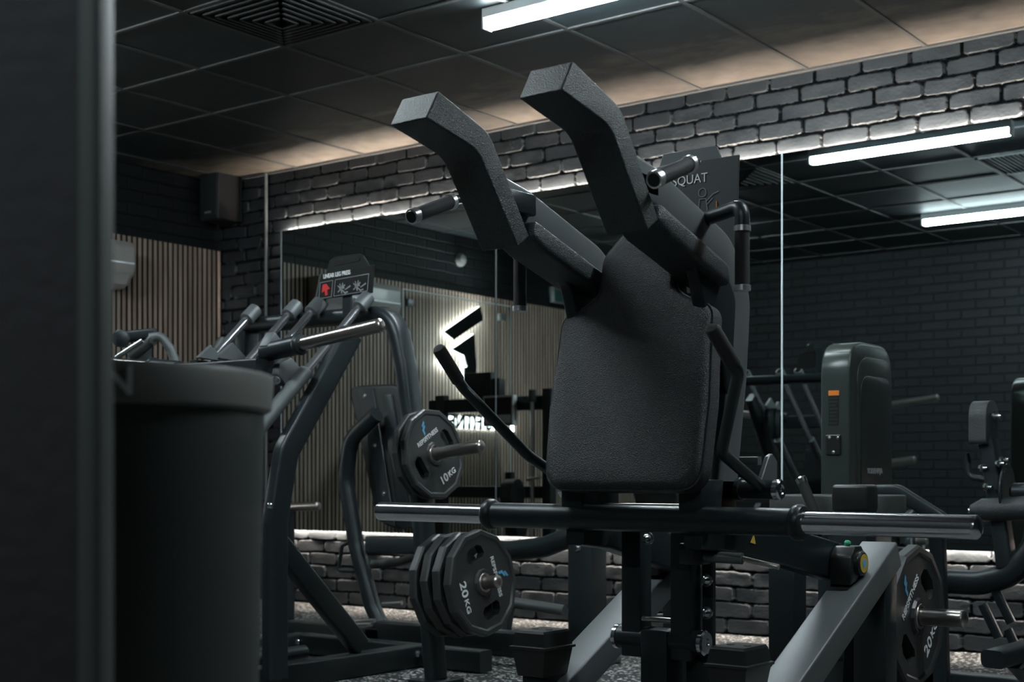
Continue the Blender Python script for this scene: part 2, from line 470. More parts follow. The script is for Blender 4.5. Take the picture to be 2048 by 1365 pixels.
# mirrors: three panes standing a little off the wall, LED strips behind their top and bottom edges
MY = 6.36
def refl(px, py, X):
    p = atX(px, py, X); return Vector((p.x, 2*MY-p.y, p.z))
def reflY(px, py, Y):
    p = atY(px, py, 2*MY-Y); return Vector((p.x, Y, p.z))
mx = [atY(563, 600, MY).x, atY(992, 600, MY).x, atY(1564, 600, MY).x]
mx.append(mx[2]+(mx[2]-mx[1])); 
for i, lab in enumerate(['wall mirror pane in the corner behind the leg press, reflecting the backlit sign',
                         'middle wall mirror pane behind the reclined squat machine',
                         'right-hand wall mirror pane reflecting the two ceiling batten lights']):
    bm = nb(); box(bm, (mx[i]+.0015, MY, MB), (mx[i+1]-.0015, MY+.006, MT), .001, 1)
    t = thing('wall_mirror', lab, 'mirror', ((mx[i]+mx[i+1])/2, MY+.006, MB), 'wall mirror panes')
    obj('mirror_glass', bm, 'mirror', t, smooth=0)
    for xx in (mx[i]+.25, mx[i+1]-.25):
        bm = nb(); box(bm, (xx-.02, MY+.006, MB+.15), (xx+.02, WY+.002, MT-.15)); obj('batten', bm, 'frame', t)
for x, lab in ((mx[1], 'thin dull joint strip between the corner and middle mirror panes'), (mx[2], 'thin joint strip, pale colour standing in for LED-lit glass edge, between the middle and right mirror panes')):
    bm = nb(); box(bm, (x-.0035, MY-.003, MB), (x+.0035, MY+.001, MT), .001, 1)
    tag(obj('mirror_joint_strip', bm, 'glass_edge' if x > -4 else 'plate_arm'), lab, 'joint strip', 'mirror joint strips')  # right strip's pale colour stands in for LED light running through the glass edge
bm = nb(); box(bm, (mx[0]-.004, MY-.002, MB), (mx[0], MY+.008, MT), .001, 1)
tag(obj('mirror_edge_strip', bm, 'glass_edge'), 'pale glass edge strip at the left end of the wall mirror', 'edge strip')
bm = nb(); box(bm, (mx[0]+.02, MY+.009, MT-.022), (-1.25, MY+.019, MT-.013))
tag(obj('led_strip', bm, 'led'), 'warm white LED strip along the top edge of the wall mirror', 'led strip', 'mirror LED strips')
bm = nb(); box(bm, (mx[0]+.02, MY+.009, MB+.013), (-1.25, MY+.019, MB+.022))
tag(obj('led_strip', bm, 'led'), 'warm white LED strip along the bottom edge of the wall mirror', 'led strip', 'mirror LED strips')
# slatted timber cladding on the left wall
bm = nb()
box(bm, (LX, 1.0, 0), (LX+.008, WY-.02, 2.364))
struct(obj('trim_2', bm, 'wood_back', smooth=0))
bm = nb(); y = WY-.025
while y > 1.03:
    box(bm, (LX+.007, y-.025, 0), (LX+.027, y, 2.364)); y -= .0413
slats = struct(obj('trim_3', bm, 'wood', smooth=0))
slats.data.materials.append(M['wood_back'])       # dark board edges between the veneered fronts
for f in slats.data.polygons:
    if abs(f.normal.y) > .5: f.material_index = 1
# pipe and speaker on the mirror wall
p = atY(531, 600, WY-.05)
bm = nb(); tube(bm, [(p.x, WY-.045, .02), (p.x, WY-.045, CZ-.01)], .011, n=12)
tag(obj('wall_pipe', bm, 'plate_arm'), 'thin grey vertical pipe on the black brick beside the mirror', 'pipe')
a, b = atY(447, 352, WY-.03), atY(505, 443, WY-.03)
t = thing('wall_speaker', 'small black loudspeaker high on the black brick wall', 'speaker', ((a.x+b.x)/2, WY-.02, b.z))
bm = nb(); box(bm, (a.x, WY-.24, b.z), (b.x-.10, WY-.03, a.z), .012, 3); obj('cabinet', bm, 'speaker', t)
bm = nb(); box(bm, (a.x+.012, WY-.246, b.z+.012), (b.x-.112, WY-.238, a.z-.012), .004, 2); obj('grille', bm, 'shroud_dark', t)
me = text_mesh('AUDAC', .02, frame_mtx(((a.x+b.x)/2-.05, WY-.248, b.z+.05), (1, 0, 0), (0, 0, 1))); link('badge', me, 'grey_line', t)
bm = nb(); box(bm, ((a.x+b.x)/2-.07, WY-.05, b.z+.1), ((a.x+b.x)/2-.03, WY, b.z+.2)); obj('bracket', bm, 'frame', t)
# air conditioner on the slats
a = atX(270, 485, LX+.22); ay1 = a.y; az1 = a.z
t = thing('air_conditioner', 'white wall-mounted split air conditioner on the timber slats', 'air conditioner', (LX+.02, ay1-.38, az1-.29))
bm = nb()
prof = [(.022, 0), (.20, 0), (.225, -.04), (.23, -.15), (.215, -.20), (.16, -.265), (.10, -.285), (.022, -.285)]
prism(bm, [(LX+x, ay1-.8, az1+z) for x, z in prof], (0, .8, 0), .01, 3); obj('casing', bm, 'acwhite', t)
bm = nb(); prism(bm, [(LX+.229, ay1-.79, az1-.135), (LX+.2325, ay1-.79, az1-.135), (LX+.2325, ay1-.79, az1-.143), (LX+.229, ay1-.79, az1-.143)], (0, .78, 0))
obj('trim_line', bm, 'chrome', t)
bm = nb(); prism(bm, [(LX+.213, ay1-.77, az1-.208), (LX+.218, ay1-.77, az1-.206), (LX+.168, ay1-.77, az1-.266), (LX+.162, ay1-.77, az1-.263)], (0, .74, 0))
obj('air_flap', bm, 'acwhite', t)
# backlit sign on the slats (seen in the mirror)
X0 = LX+.027
def wall_poly(pts, x0, x1, bm):
    q = [refl(px, py, X0+.06) for px, py in pts]
    prism(bm, [(x0, p.y, p.z) for p in q], (x1-x0, 0, 0))
t = thing('backlit_wall_logo', 'large backlit angular F logo with dark faces on the timber slats', 'sign', (X0, refl(915, 700, X0).y, refl(915, 790, X0).z))
shapes = [[(889, 664), (962, 613), (966, 641), (909, 680)],
          [(905, 699), (950, 668), (953, 735), (935, 735), (930, 712)],
          [(878, 722), (893, 713), (908, 727), (896, 741)],
          [(930, 735), (953, 733), (950, 768), (938, 790), (929, 770)]]
for s in shapes:
    bm = nb(); wall_poly(s, X0+.045, X0+.058, bm); f = obj('logo_face', bm, 'logo_face', t, smooth=0)
    bm = nb(); wall_poly(s, X0+.02, X0+.045, bm); obj('backlight', bm, 'logo_light', f, smooth=0)
    bm = nb(); q = refl(sum(p[0] for p in s)/4, sum(p[1] for p in s)/len(s), X0)
    c = Vector((0, 0, 0)); 
    for px, py in s: c += refl(px, py, X0)
    c /= len(s)
    box(bm, (X0-.002, c.y-.01, c.z-.01), (X0+.021, c.y+.01, c.z+.01)); obj('standoff', bm, 'frame', f)
t = thing('backlit_wall_lettering', 'backlit word mark below the wall logo, partly behind the rack', 'sign', (X0, refl(940, 840, X0).y, refl(940, 850, X0).z))
pa, pb = refl(862, 842, X0+.04), refl(1030, 836, X0+.04)
wdt = abs(pa.y-pb.y)
mt = frame_mtx((X0+.04, (pa.y+pb.y)/2, pa.z), (0, 1, 0), (0, 0, 1))
me = text_mesh('REPS FITNESS', .17, mt, .008, True); link('lettering', me, 'signblack', t)
mt = frame_mtx((X0+.018, (pa.y+pb.y)/2, pa.z), (0, 1, 0), (0, 0, 1))
bm = nb(); box(bm, (X0+.001, pb.y-.02, pa.z-.052), (X0+.012, pa.y+.02, pa.z+.052), .003, 1); obj('backlight', bm, 'logo_light', t, smooth=0)
# frameless glass screen in front of the slats
gX = LX+.12
g0, g1 = refl(806, 578, gX), refl(1020, 615, gX)
gz = (g0.z+g1.z)/2
t = thing('glass_screen', 'frameless clear glass screen with bright edges in front of the slatted wall', 'glass screen', (gX, (g0.y+g1.y)/2, 0))
bm = nb(); box(bm, (gX-.004, g1.y, .02), (gX+.004, g0.y, gz)); obj('glass_pane', bm, 'glass', t, smooth=0)
bm = nb(); e = .005
box(bm, (gX-.005, g1.y-e, gz), (gX+.005, g0.y+e, gz+e)); box(bm, (gX-.005, g0.y, .02), (gX+.005, g0.y+e, gz)); box(bm, (gX-.005, g1.y-e, .02), (gX+.005, g1.y, gz))
obj('polished_edge', bm, 'glass_edge', t, smooth=0)
for yy in (g0.y-.07, g1.y+.12):
    bm = nb(); box(bm, (gX-.02, yy-.045, gz-.13), (gX+.02, yy+.03, gz-.07), .004, 2); obj('glass_clamp', bm, 'plate_arm', t)
bm = nb(); box(bm, (gX-.03, g1.y, 0), (gX+.03, g0.y, .03), .004, 2); obj('floor_channel', bm, 'steel', t)
# exit sign and sensor (seen in the mirror)
a, b = refl(1115, 572, LX+.1), refl(1160, 612, LX+.1)
t = thing('exit_sign', 'unlit green running man exit sign on the dark wall above the slats', 'exit sign', (LX, (a.y+b.y)/2, b.z))
bm = nb(); box(bm, (LX, b.y-.1, b.z), (LX+.06, a.y, a.z), .006, 2); obj('housing', bm, 'plate_arm', t)
bm = nb(); box(bm, (LX+.06, b.y-.085, b.z+.015), (LX+.063, a.y-.015, a.z-.03), .001, 1); obj('sign_face', bm, mat('exit_green', (.02, .07, .055), .5), t)
mt = frame_mtx((LX+.0635, (a.y+b.y-.1)/2, (a.z+b.z)/2-.005), (0, 1, 0), (0, 0, 1))
bm = nb()
hh = (a.z-b.z)*.3
poly_on(bm, mt, [(-.09*1+.0, hh), (-.065, hh), (-.065, hh*.55), (-.09, hh*.55)])
for s_ in ([(-.10, .3*hh), (-.06, .45*hh), (-.05, -.1*hh), (-.09, -.15*hh)], [(-.09, -.1*hh), (-.12, -hh), (-.105, -hh), (-.065, -.1*hh)], [(-.075, 0), (-.03, -.45*hh), (-.035, -hh), (-.05, -hh), (-.05, -.5*hh), (-.09, -.1*hh)],
           [(0, .15*hh), (.06, .15*hh), (.06, .45*hh), (.1, 0), (.06, -.45*hh), (.06, -.15*hh), (0, -.15*hh)]):
    poly_on(bm, mt, s_)
obj('running_figure', bm, 'grey_line', t, smooth=0)
c = refl(926, 520, LX+.04)
bm = nb(); lathe(bm, (LX, c.y, c.z), (1, 0, 0), [(0, .055), (.02, .055), (.045, .04), (.055, .015), (.056, 0)], 24)
tag(obj('wall_sensor', bm, 'acwhite'), 'small round pale sensor on the dark wall above the slats', 'sensor')

# ceiling battens and vent
def batten(x0, x1, y, lab):
    t = thing('ceiling_light', lab, 'ceiling light', ((x0+x1)/2, y, CZ), 'ceiling batten lights')
    bm = nb(); box(bm, (x0, y-.032, CZ-.045), (x1, y+.032, CZ-.001), .003, 1); obj('housing', bm, 'batten_body', t)
    bm = nb(); box(bm, (x0+.012, y-.028, CZ-.088), (x1-.012, y+.028, CZ-.042), .012, 3); obj('diffuser', bm, 'batten', t)
    for xx in (x0, x1-.012):
        bm = nb(); box(bm, (xx, y-.031, CZ-.090), (xx+.012, y+.031, CZ-.03), .003, 2); obj('end_cap', bm, 'batten_body', t)
batten(-3.74, -2.50, 4.74, 'bright ceiling batten light above the squat machine, nearest the mirror wall')
batten(-3.95, -2.70, 2.30, 'ceiling batten light further from the mirror, seen only in its reflection')
batten(-1.05, .20, 3.55, 'ceiling batten light to the right of the squat machine, outside the frame')
batten(-1.5, -.25, -.3, 'ceiling batten light above the photographer, outside the frame')
batten(-6.1, -5.3, 3.05, 'added unseen batten light to brighten the slatted wall, hidden behind the shoulder pads in the mirror')  # extra lamp added to brighten the slats, placed out of view
t = thing('ceiling_vent', 'square dark louvred air vent set in the ceiling grid', 'vent', (-4.5, 4.255, CZ), 'ceiling vents')
bm = nb()
for k in range(7):
    r0 = .285-.038*k
    for (xa, xb, ya, yb) in ((-r0, r0, r0-.012, r0), (-r0, r0, -r0, -r0+.012), (-r0, -r0+.012, -r0, r0), (r0-.012, r0, -r0, r0)):
        box(bm, (-4.5+xa, 4.255+ya, CZ-.012-.004*k), (-4.5+xb, 4.255+yb, CZ+.002))
obj('louvre', bm, 'speaker', t, smooth=0)
bm = nb(); box(bm, (-4.788, 3.967, CZ-.004), (-4.212, 4.543, CZ+.001)); obj('backing', bm, 'shroud_dark', t, smooth=0)
t = thing('ceiling_vent', 'ribbed grey return-air grille in the ceiling, seen in the right mirror pane', 'vent', (-3.0, 3.3, CZ), 'ceiling vents')
a = reflY(1935, 318, 3.95); 
gx0, gx1, gy0, gy1 = -3.0+.012, -1.8-.012, 3.355+.012, 3.955-.012
bm = nb()
for k in range(40):
    xx = gx0+.02+(gx1-gx0-.04)*k/39; box(bm, (xx-.006, gy0, CZ-.01), (xx+.006, gy1, CZ))
obj('grille_bars', bm, 'plate_arm', t, smooth=0)
bm = nb()
for q in ((gx0, gy0, gx1, gy0+.02), (gx0, gy1-.02, gx1, gy1), (gx0, gy0, gx0+.02, gy1), (gx1-.02, gy0, gx1, gy1)):
    box(bm, (q[0], q[1], CZ-.014), (q[2], q[3], CZ))
obj('grille_frame', bm, 'plate_arm', t, smooth=0)

# foreground pillar and bin, near the lens
def camxy(R_, Fd): return Vector((R_*CS-Fd*SN, R_*SN+Fd*CS, 0))
def cbox(bm, r0, r1, f0, f1, z0, z1, bev=0, seg=3, lean=0):
    mtx = Matrix(((CS, -SN, 0, 0), (SN, CS, 0, 0), (0, 0, 1, 0), (0, 0, 0, 1)))
    box(bm, (r0, f0, z0), (r1, f1, z1), bev, seg, mtx)
c = camxy(-.52, 1.22)
t = thing('pillar', 'dark out-of-focus upright pillar filling the left edge of the view', 'pillar', (c.x, c.y, 0))
bm = nb(); cbox(bm, -.80, -.335, 1.12, 1.16, 0, CZ-.002, .012); obj('pillar_body', bm, 'pillar', t)
bm = nb(); cbox(bm, -.345, -.3265, 1.10, 1.145, 0, CZ-.002, .006); obj('corner_strip', bm, 'pillar_edge', t)
c = camxy(-.545, 1.69)
BR, BZ = .252, .928
t = thing('waste_bin', 'round charcoal gym bin with a lighter grey lid band and white lettering', 'bin', (c.x, c.y, 0))
bm = nb(); lathe(bm, c, (0, 0, 1), [(.001, BR*.86), (.012, BR*.88), (BZ-.050, BR*.955), (BZ-.046, BR*.955)], 64); obj('bin_body', bm, 'bin', t)
bm = nb(); lathe(bm, c, (0, 0, 1), [(BZ-.046, BR*.965), (BZ-.042, BR*.99), (BZ-.006, BR), (BZ, BR*.99), (BZ+.001, BR*.93), (BZ-.01, BR*.90), (BZ-.03, BR*.88), (BZ-.03, 0)], 64); obj('lid', bm, 'binlid', t)
# lettering wrapped on the lid band
cu = text_mesh('EN', .042, Matrix.Identity(4), .0006, True, 'RIGHT')
rx_, ry_ = ray(268); dd_ = min((t_*.001 for t_ in range(1200, 1700)), key=lambda t_: abs(math.hypot(rx_*t_-c.x, ry_*t_-c.y)-BR))
ang0 = math.atan2(ry_*dd_-c.y, rx_*dd_-c.x)
for v in cu.vertices:
    a = ang0 + v.co.x/BR; r = BR*.998+.0012+v.co.z; v.co = Vector((c.x+r*math.cos(a), c.y+r*math.sin(a), BZ-.024+v.co.y))
link('lettering', cu, 'white', t)
# ------------------------------------------------------------------ weight plates
def boolean(o, cutter, op='DIFFERENCE'):
    md = o.modifiers.new('b', 'BOOLEAN'); md.operation = op; md.object = cutter; md.solver = 'EXACT'
    dg = bpy.context.evaluated_depsgraph_get(); dg.update()
    me = bpy.data.meshes.new_from_object(o.evaluated_get(dg)); old = o.data
    o.modifiers.clear(); o.data = me; me.name = old.name
def gon(r, n=12, a0=0): return [(r*math.cos(2*PI*(k+.5)/n+a0), r*math.sin(2*PI*(k+.5)/n+a0)) for k in range(n)]
def loft(bm, secs):
    R_ = [[bm.verts.new((x, y, z)) for x, y in pts] for z, pts in secs]
    n = len(R_[0])
    for A, B in zip(R_[:-1], R_[1:]):
        for k in range(n): bm.faces.new((A[k], A[(k+1) % n], B[(k+1) % n], B[k]))
    bm.faces.new(R_[0][::-1]); bm.faces.new(R_[-1])
def logo_pts(s):   # the angular F mark
    return [[(-.10*s, .30*s), (.42*s, .62*s), (.42*s, .36*s), (-.10*s, .04*s)],
            [(-.30*s, -.14*s), (.30*s, .20*s), (.30*s, -.02*s), (-.06*s, -.24*s), (-.06*s, -.62*s), (-.30*s, -.80*s)]]
I4 = Matrix.Identity(4)
def make_plate(R, T, wt, label, faces=True):
    """plate lying in XY, label side +Z, origin at the hub centre, middle of thickness"""
    root = thing('weight_plate', label, 'weight plate')
    bm = nb(); h = T/2
    loft(bm, [(-h*.55, gon(R*.90)), (-h*.50, gon(R*.975)), (-h*.35, gon(R)), (h*.62, gon(R)), (h*.86, gon(R*.972)), (h*.86, gon(R*.90)), (h*.66, gon(R*.865)),
              (h*.66, gon(R*.27)), (h*.98, gon(R*.25))])
    bo = obj('plate_body', bm, 'urethane', root, smooth=20)
    cut = nb()
    for a in (PI+.1, .1):
        a += 0
        lathe_m = Matrix.Rotation(a-PI/2, 4, 'Z')
        pts = [(-.27*R, .50*R), (-.20*R, .43*R), (.20*R, .43*R), (.27*R, .50*R), (.24*R, .64*R), (.14*R, .71*R), (-.14*R, .71*R), (-.24*R, .64*R)]
        prism(cut, [lathe_m @ Vector((x, y, -T)) for x, y in pts], (0, 0, 2*T))
    hole = nb()
    me = bpy.data.meshes.new('c'); bmesh.ops.recalc_face_normals(cut, faces=cut.faces); cut.to_mesh(me); cut.free(); co = bpy.data.objects.new('c', me); C.collection.objects.link(co)
    boolean(bo, co); bpy.data.objects.remove(co)
    hole.free()
    co = nb(); lathe(co, (0, 0, -T), (0, 0, 1), [(0, .0275), (2*T, .0275)], 28); me = bpy.data.meshes.new('c'); bmesh.ops.recalc_face_normals(co, faces=co.faces); co.to_mesh(me); co.free()
    co = bpy.data.objects.new('c', me); C.collection.objects.link(co); boolean(bo, co); bpy.data.objects.remove(co)
    bm = nb(); ri, ro = .0277, .037
    lathe_ring(bm, h*.99, ri, ro, .0015, -h*.5)
    obj('hub_ring', bm, 'steel', root)
    if faces:
        zf = h*.66+.0006
        link('lettering', text_mesh('REPSFITNESS', R*.135, Matrix.Translation((0, .40*R, zf)), .0005, True, sx=1.05), 'white', root)
        link('weight_mark', text_mesh(wt, R*.25, Matrix.Translation((-.05*R, -.60*R, zf)), .0005, True, sx=1.2), 'white', root)
        link('unit_mark', text_mesh('KG', R*.17, Matrix.Translation((.27*R, -.60*R, zf)), .0005, True, sx=1.2), 'white', root)
        bm = nb()
        for q in logo_pts(R*.21): poly_on(bm, Matrix.Translation((0, .64*R, zf-.0004)), q, .0008)
        obj('logo', bm, 'blue', root, smooth=0)
    return root
def lathe_ring(bm, z, ri, ro, t, z0=None):
    n = 28; z0 = z-.004 if z0 is None else z0
    rr = [[bm.verts.new((r*math.cos(2*PI*k/n), r*math.sin(2*PI*k/n), zz)) for k in range(n)] for zz, r in ((z0, ri), (z+t, ri), (z+t, ro-.001), (z, ro), (z0, ro))]
    for A, B in zip(rr, rr[1:]+rr[:1]):
        for k in range(n): bm.faces.new((A[k], A[(k+1) % n], B[(k+1) % n], B[k]))
def place_plate(root, p, nrm, spin, label=None, first=False, group=None):
    r = root if first else dup(root)
    z = Vector(nrm).normalized(); y = Vector((0, 0, 1)); y = (y - z*y.dot(z)).normalized(); x = y.cross(z)
    m = Matrix(((x.x, y.x, z.x, 0), (x.y, y.y, z.y, 0), (x.z, y.z, z.z, 0), (0, 0, 0, 1)))
    r.matrix_basis = Matrix.Translation(Vector(p)) @ m @ Matrix.Rotation(spin, 4, 'Z')
    if label: r['label'] = label
    if group: r['group'] = group
    return r
def sleeve(parent, a, b, r=.025, flange=.04, name='weight_sleeve', m='steel', fl=True):
    """metal sleeve from a to b with a rounded end plug and a flange at a"""
    a, b = Vector(a), Vector(b); d = (b-a).length; ax = b-a
    bm = nb(); lathe(bm, a, ax, [(0, r), (d-.016, r), (d-.014, r*1.02), (d-.008, r*.98), (d-.002, r*.72), (d, r*.4), (d, 0)], 32)
    s = obj(name, bm, m, parent)
    if fl:
        bm = nb(); lathe(bm, a-ax.normalized()*.012, ax, [(-.014, r*1.1), (-.008, flange*.9), (0, flange), (.010, flange), (.016, flange*.9), (.018, r*1.02), (.018, 0)], 32)
        obj('flange', bm, 'frame', parent)
    return s

# ------------------------------------------------------------------ squat machine (centre plane X = CX)
CX = -1.765
sq = thing('squat_machine', 'black plate-loaded squat machine with reclined back pad and two angled shoulder pads', 'squat machine', (CX, 3.2, 0))
P_ = lambda dx, y, z: Vector((CX+dx, y, z))
# back pad
def smooth_outline(pts, n=8):
    out = []
    m = len(pts)
    for i in range(m):
        (x, y), r = pts[i]; (xa, ya), _ = pts[i-1]; (xb, yb), _ = pts[(i+1) % m]
        p = Vector((x, y)); a = Vector((xa, ya))-p; b = Vector((xb, yb))-p
        if r == 0: out.append((x, y)); continue
        t = min(r, a.length*.48, b.length*.48); s = p+a.normalized()*t; e = p+b.normalized()*t
        for k in range(n+1):
            u = k/n; q = s*(1-u)**2+p*2*u*(1-u)+e*u*u; out.append((q.x, q.y))
    return out
tilt = math.radians(9.5)
def padpt(x, h, off=0):   # h measured along the pad from its bottom edge, off = towards the user
    return P_(x, 2.755+h*math.sin(tilt)-off*math.cos(tilt), .772+h*math.cos(tilt)+off*math.sin(tilt))
oc = [((-.215, .0), .06), ((.215, .0), .06), ((.222, .20), .0), ((.210, .432), .05), ((.150, .452), .03), ((.108, .478), .03), ((.104, .575), .02), ((.040, .640), .015),
      ((-.040, .640), .015), ((-.104, .575), .02), ((-.108, .478), .03), ((-.150, .452), .03), ((-.210, .432), .05), ((-.222, .20), .0)]
ol = smooth_outline(oc)
bm = nb()
def ringo(sc, off):
    cx, cy = 0, .28
    return [bm.verts.new(padpt(cx+(x-cx)*(1-sc/.22 if abs(x) > .0 else 1), cy+(y-cy)*(1-sc/.30), off)) for x, y in ol]
prof = [(.012, -.030), (.0, -.026), (.0, .006), (.004, .018), (.012, .026), (.024, .030), (.05, .032)]
rings = [ringo(a_, b_) for a_, b_ in prof]
for A, B in zip(rings[:-1], rings[1:]):
    for k in range(len(A)): bm.faces.new((A[k], A[(k+1) % len(A)], B[(k+1) % len(A)], B[k]))
bm.faces.new(rings[0][::-1]); bm.faces.new(rings[-1])
bp_ = obj('back_pad', bm, 'leather2', sq, smooth=60)
bm = nb(); pp = [padpt(x*.995, .28+(y-.28)*.996, .014) for x, y in ol]; sweep(bm, pp+[pp[0]], circ(.0028, 6)); obj('piping', bm, 'leather', bp_)
bm = nb(); prism(bm, [padpt(x*.93, .28+(y-.28)*.95, -.045) for x, y in ol], padpt(0, 0, .016)-padpt(0, 0, 0)); obj('back_board', bm, 'frame', sq)
# shoulder pads: bent slabs seen from below
HW = .052
top_edge = [(878, 181), (980, 266), (1060, 474)]
bot_edge = [(853, 236), (957, 302), (1036, 495)]
XL = CX-.171+HW
te = [atX(x, y, XL) for x, y in top_edge]; be = [atX(x, y, XL) for x, y in bot_edge]
for sgn in (-1, 1):
    off = sgn*.171
    tp = [(p.y, p.z) for p in te]; bp2 = [(p.y, p.z) for p in be]
    # soften the bend
    def soft(q):
        a, b, c = [Vector(v) for v in q]; o_ = [a]
        s = b+(a-b).normalized()*.028; e = b+(c-b).normalized()*.028
        for k in range(6):
            u = k/5; o_.append(s*(1-u)**2+b*2*u*(1-u)+e*u*u)
        o_.append(c); return o_
    outl = soft(tp)+soft(bp2)[::-1]
    bm = nb(); prism(bm, [(CX+off-HW, y, z) for y, z in outl], (2*HW, 0, 0), .024, 6)
    sp_ = obj('shoulder_pad', bm, 'leather', sq, smooth=50)
    bm = nb()
    for sd in (-1, 1):
        q = soft(bp2); pts = [Vector((CX+off+sd*(HW-.003), y, z)) for y, z in q]
        d0 = (pts[0]-pts[1]).normalized(); ctr = Vector((0, .0, .014))
        pts = [p+ctr*(.9) for p in pts]
        pts[0] = pts[0].lerp(pts[1], .25); pts[-1] = pts[-1].lerp(pts[-2], .12)
        tube(bm, pts, .0016, n=6)
    obj('piping', bm, 'frame', sp_)
    # arm plate of flat oval section from behind the shoulder pad down the back
    ax_ = CX+sgn*.165
    cl = [(2.47, 1.455), (2.60, 1.432), (2.90, 1.338), (2.985, 1.24), (2.965, 1.05), (2.90, .70)]
    bm = nb(); bar(bm, [(ax_+sgn*.012, y, z) for y, z in cl], .036, .088, .09, r=.012)
    obj('frame_arm', bm, 'plate_arm', sq)
    q = [(2.66, 1.345), (2.90, 1.335), (2.985, 1.27), (3.0, 1.15), (2.97, 1.0), (2.91, 1.0), (2.87, 1.12), (2.80, 1.19), (2.77, 1.27)]
    bm = nb(); prism(bm, [(ax_+sgn*.012-.017, y, z) for y, z in q], (.034, 0, 0), .008, 3); obj('side_panel', bm, 'frame', sq)
    # upper arm bolster below the plate
    q = [(2.56, 1.395), (2.87, 1.300), (2.875, 1.247), (2.60, 1.325), (2.545, 1.352)]
    bm = nb(); prism(bm, [(ax_-.058, y, z) for y, z in q], (.116, 0, 0), .014, 4); obj('bolster', bm, 'leather', sq, smooth=50)
    bm = nb(); box(bm, (ax_-.03, 2.50, 1.41), (ax_+.03, 2.60, 1.46), .006, 2); obj('pad_bracket', bm, 'frame', sq)
    # forward grip running front to back, chrome collars
    a, b = P_(sgn*.32, 2.373, 1.397), P_(sgn*.32, 2.52, 1.456); ax = (b-a).normalized()
    bm = nb(); tube(bm, [b-ax*.02, b+ax*.02, P_(sgn*.30, 2.565, 1.468), P_(sgn*.17, 2.565, 1.455)], .0105, .03); obj('grip_bar', bm, 'chrome' if sgn > 0 else 'frame', sq)
    bm = nb(); lathe(bm, a, ax, [(.012, .0165), (.14, .0165)], 24); g = obj('grip', bm, 'foam', sq)
    bm = nb(); lathe(bm, a, ax, [(-.004, .014), (-.003, .018), (.014, .0185), (.016, .017)], 24); obj('grip_collar', bm, 'collar', g)
    bm = nb(); lathe(bm, a, ax, [(-.006, 0), (-.006, .013), (-.003, .0145)], 24); obj('end_plug', bm, 'rubber', g)
    bm = nb(); lathe(bm, a+ax*.14, ax, [(0, .017), (.001, .019), (.013, .019), (.014, .012)], 24); obj('grip_collar', bm, 'collar', g)
    # hanging grip on a bent arm
    gx = sgn*.308
    bm = nb(); tube(bm, [P_(sgn*.18, 2.82, 1.40), P_(gx, 2.764, 1.408), P_(gx, 2.764, 1.35)], .0165, .05, fn=10); obj('grip_arm', bm, 'frame', sq)
    bm = nb(); lathe(bm, P_(gx, 2.764, 1.222), (0, 0, 1), [(.006, .0165), (.128, .0165)], 24); g = obj('grip', bm, 'foam', sq)
    for z0 in (1.218, 1.350):
        bm = nb(); lathe(bm, P_(gx, 2.764, z0), (0, 0, 1), [(0, .016), (.001, .0188), (.013, .0188), (.014, .016)], 24); obj('grip_collar', bm, 'collar', g)
    # lower release handle, swung forward
    L = [(.335, 2.52, 1.112), (.365, 2.55, 1.085), (.385, 2.655, .995), (.262, 2.76, .868), (.30, 2.955, .775)]
    hp = [P_(sgn*x, y, z) for x, y, z in [(.367, 2.52, 1.112), (.375, 2.62, 1.025), (.268, 2.742, .860), (.268, 2.95, .777)]]
    bm = nb(); tube(bm, hp, .0135, .045, fn=8); h_ = obj('release_handle', bm, 'frame', sq)
    d_ = (hp[1]-hp[0]).normalized()
    bm = nb(); lathe(bm, hp[0]-d_*.004, d_, [(0, .004), (.003, .0125), (.010, .0165), (.112, .0165), (.114, .0145)], 20); obj('grip', bm, 'foam', h_)
    bm = nb(); lathe(bm, P_(sgn*.19, 2.95, .777), (sgn, 0, 0), [(0, .02), (.01, .028), (.02, .028), (.022, .023), (.105, .023)], 28); obj('pivot_barrel', bm, 'frame', sq)
    bm = nb(); lathe(bm, P_(sgn*.295, 2.95, .777), (sgn, 0, 0), [(0, .0225), (.001, .0245), (.014, .0245), (.018, .021), (.018, .012), (.015, .010), (.015, .005), (.019, .004), (.019, 0)], 28); obj('pivot_cap', bm, 'chrome', sq)
    bm = nb(); prism(bm, [P_(sgn*.255, 2.93, .79), P_(sgn*.255, 3.02, .79), P_(sgn*.255, 3.02, .845), P_(sgn*.255, 2.995, .862), P_(sgn*.255, 2.975, .855)], (sgn*.012, 0, 0), .002, 1); obj('stop_bracket', bm, 'plate_arm', sq)
    bm = nb(); bar(bm, [P_(sgn*.23, 3.0, .845), P_(sgn*.15, 3.0, .845)], .02, .02, r=.004); obj('stop_pin', bm, 'plate_arm', sq)
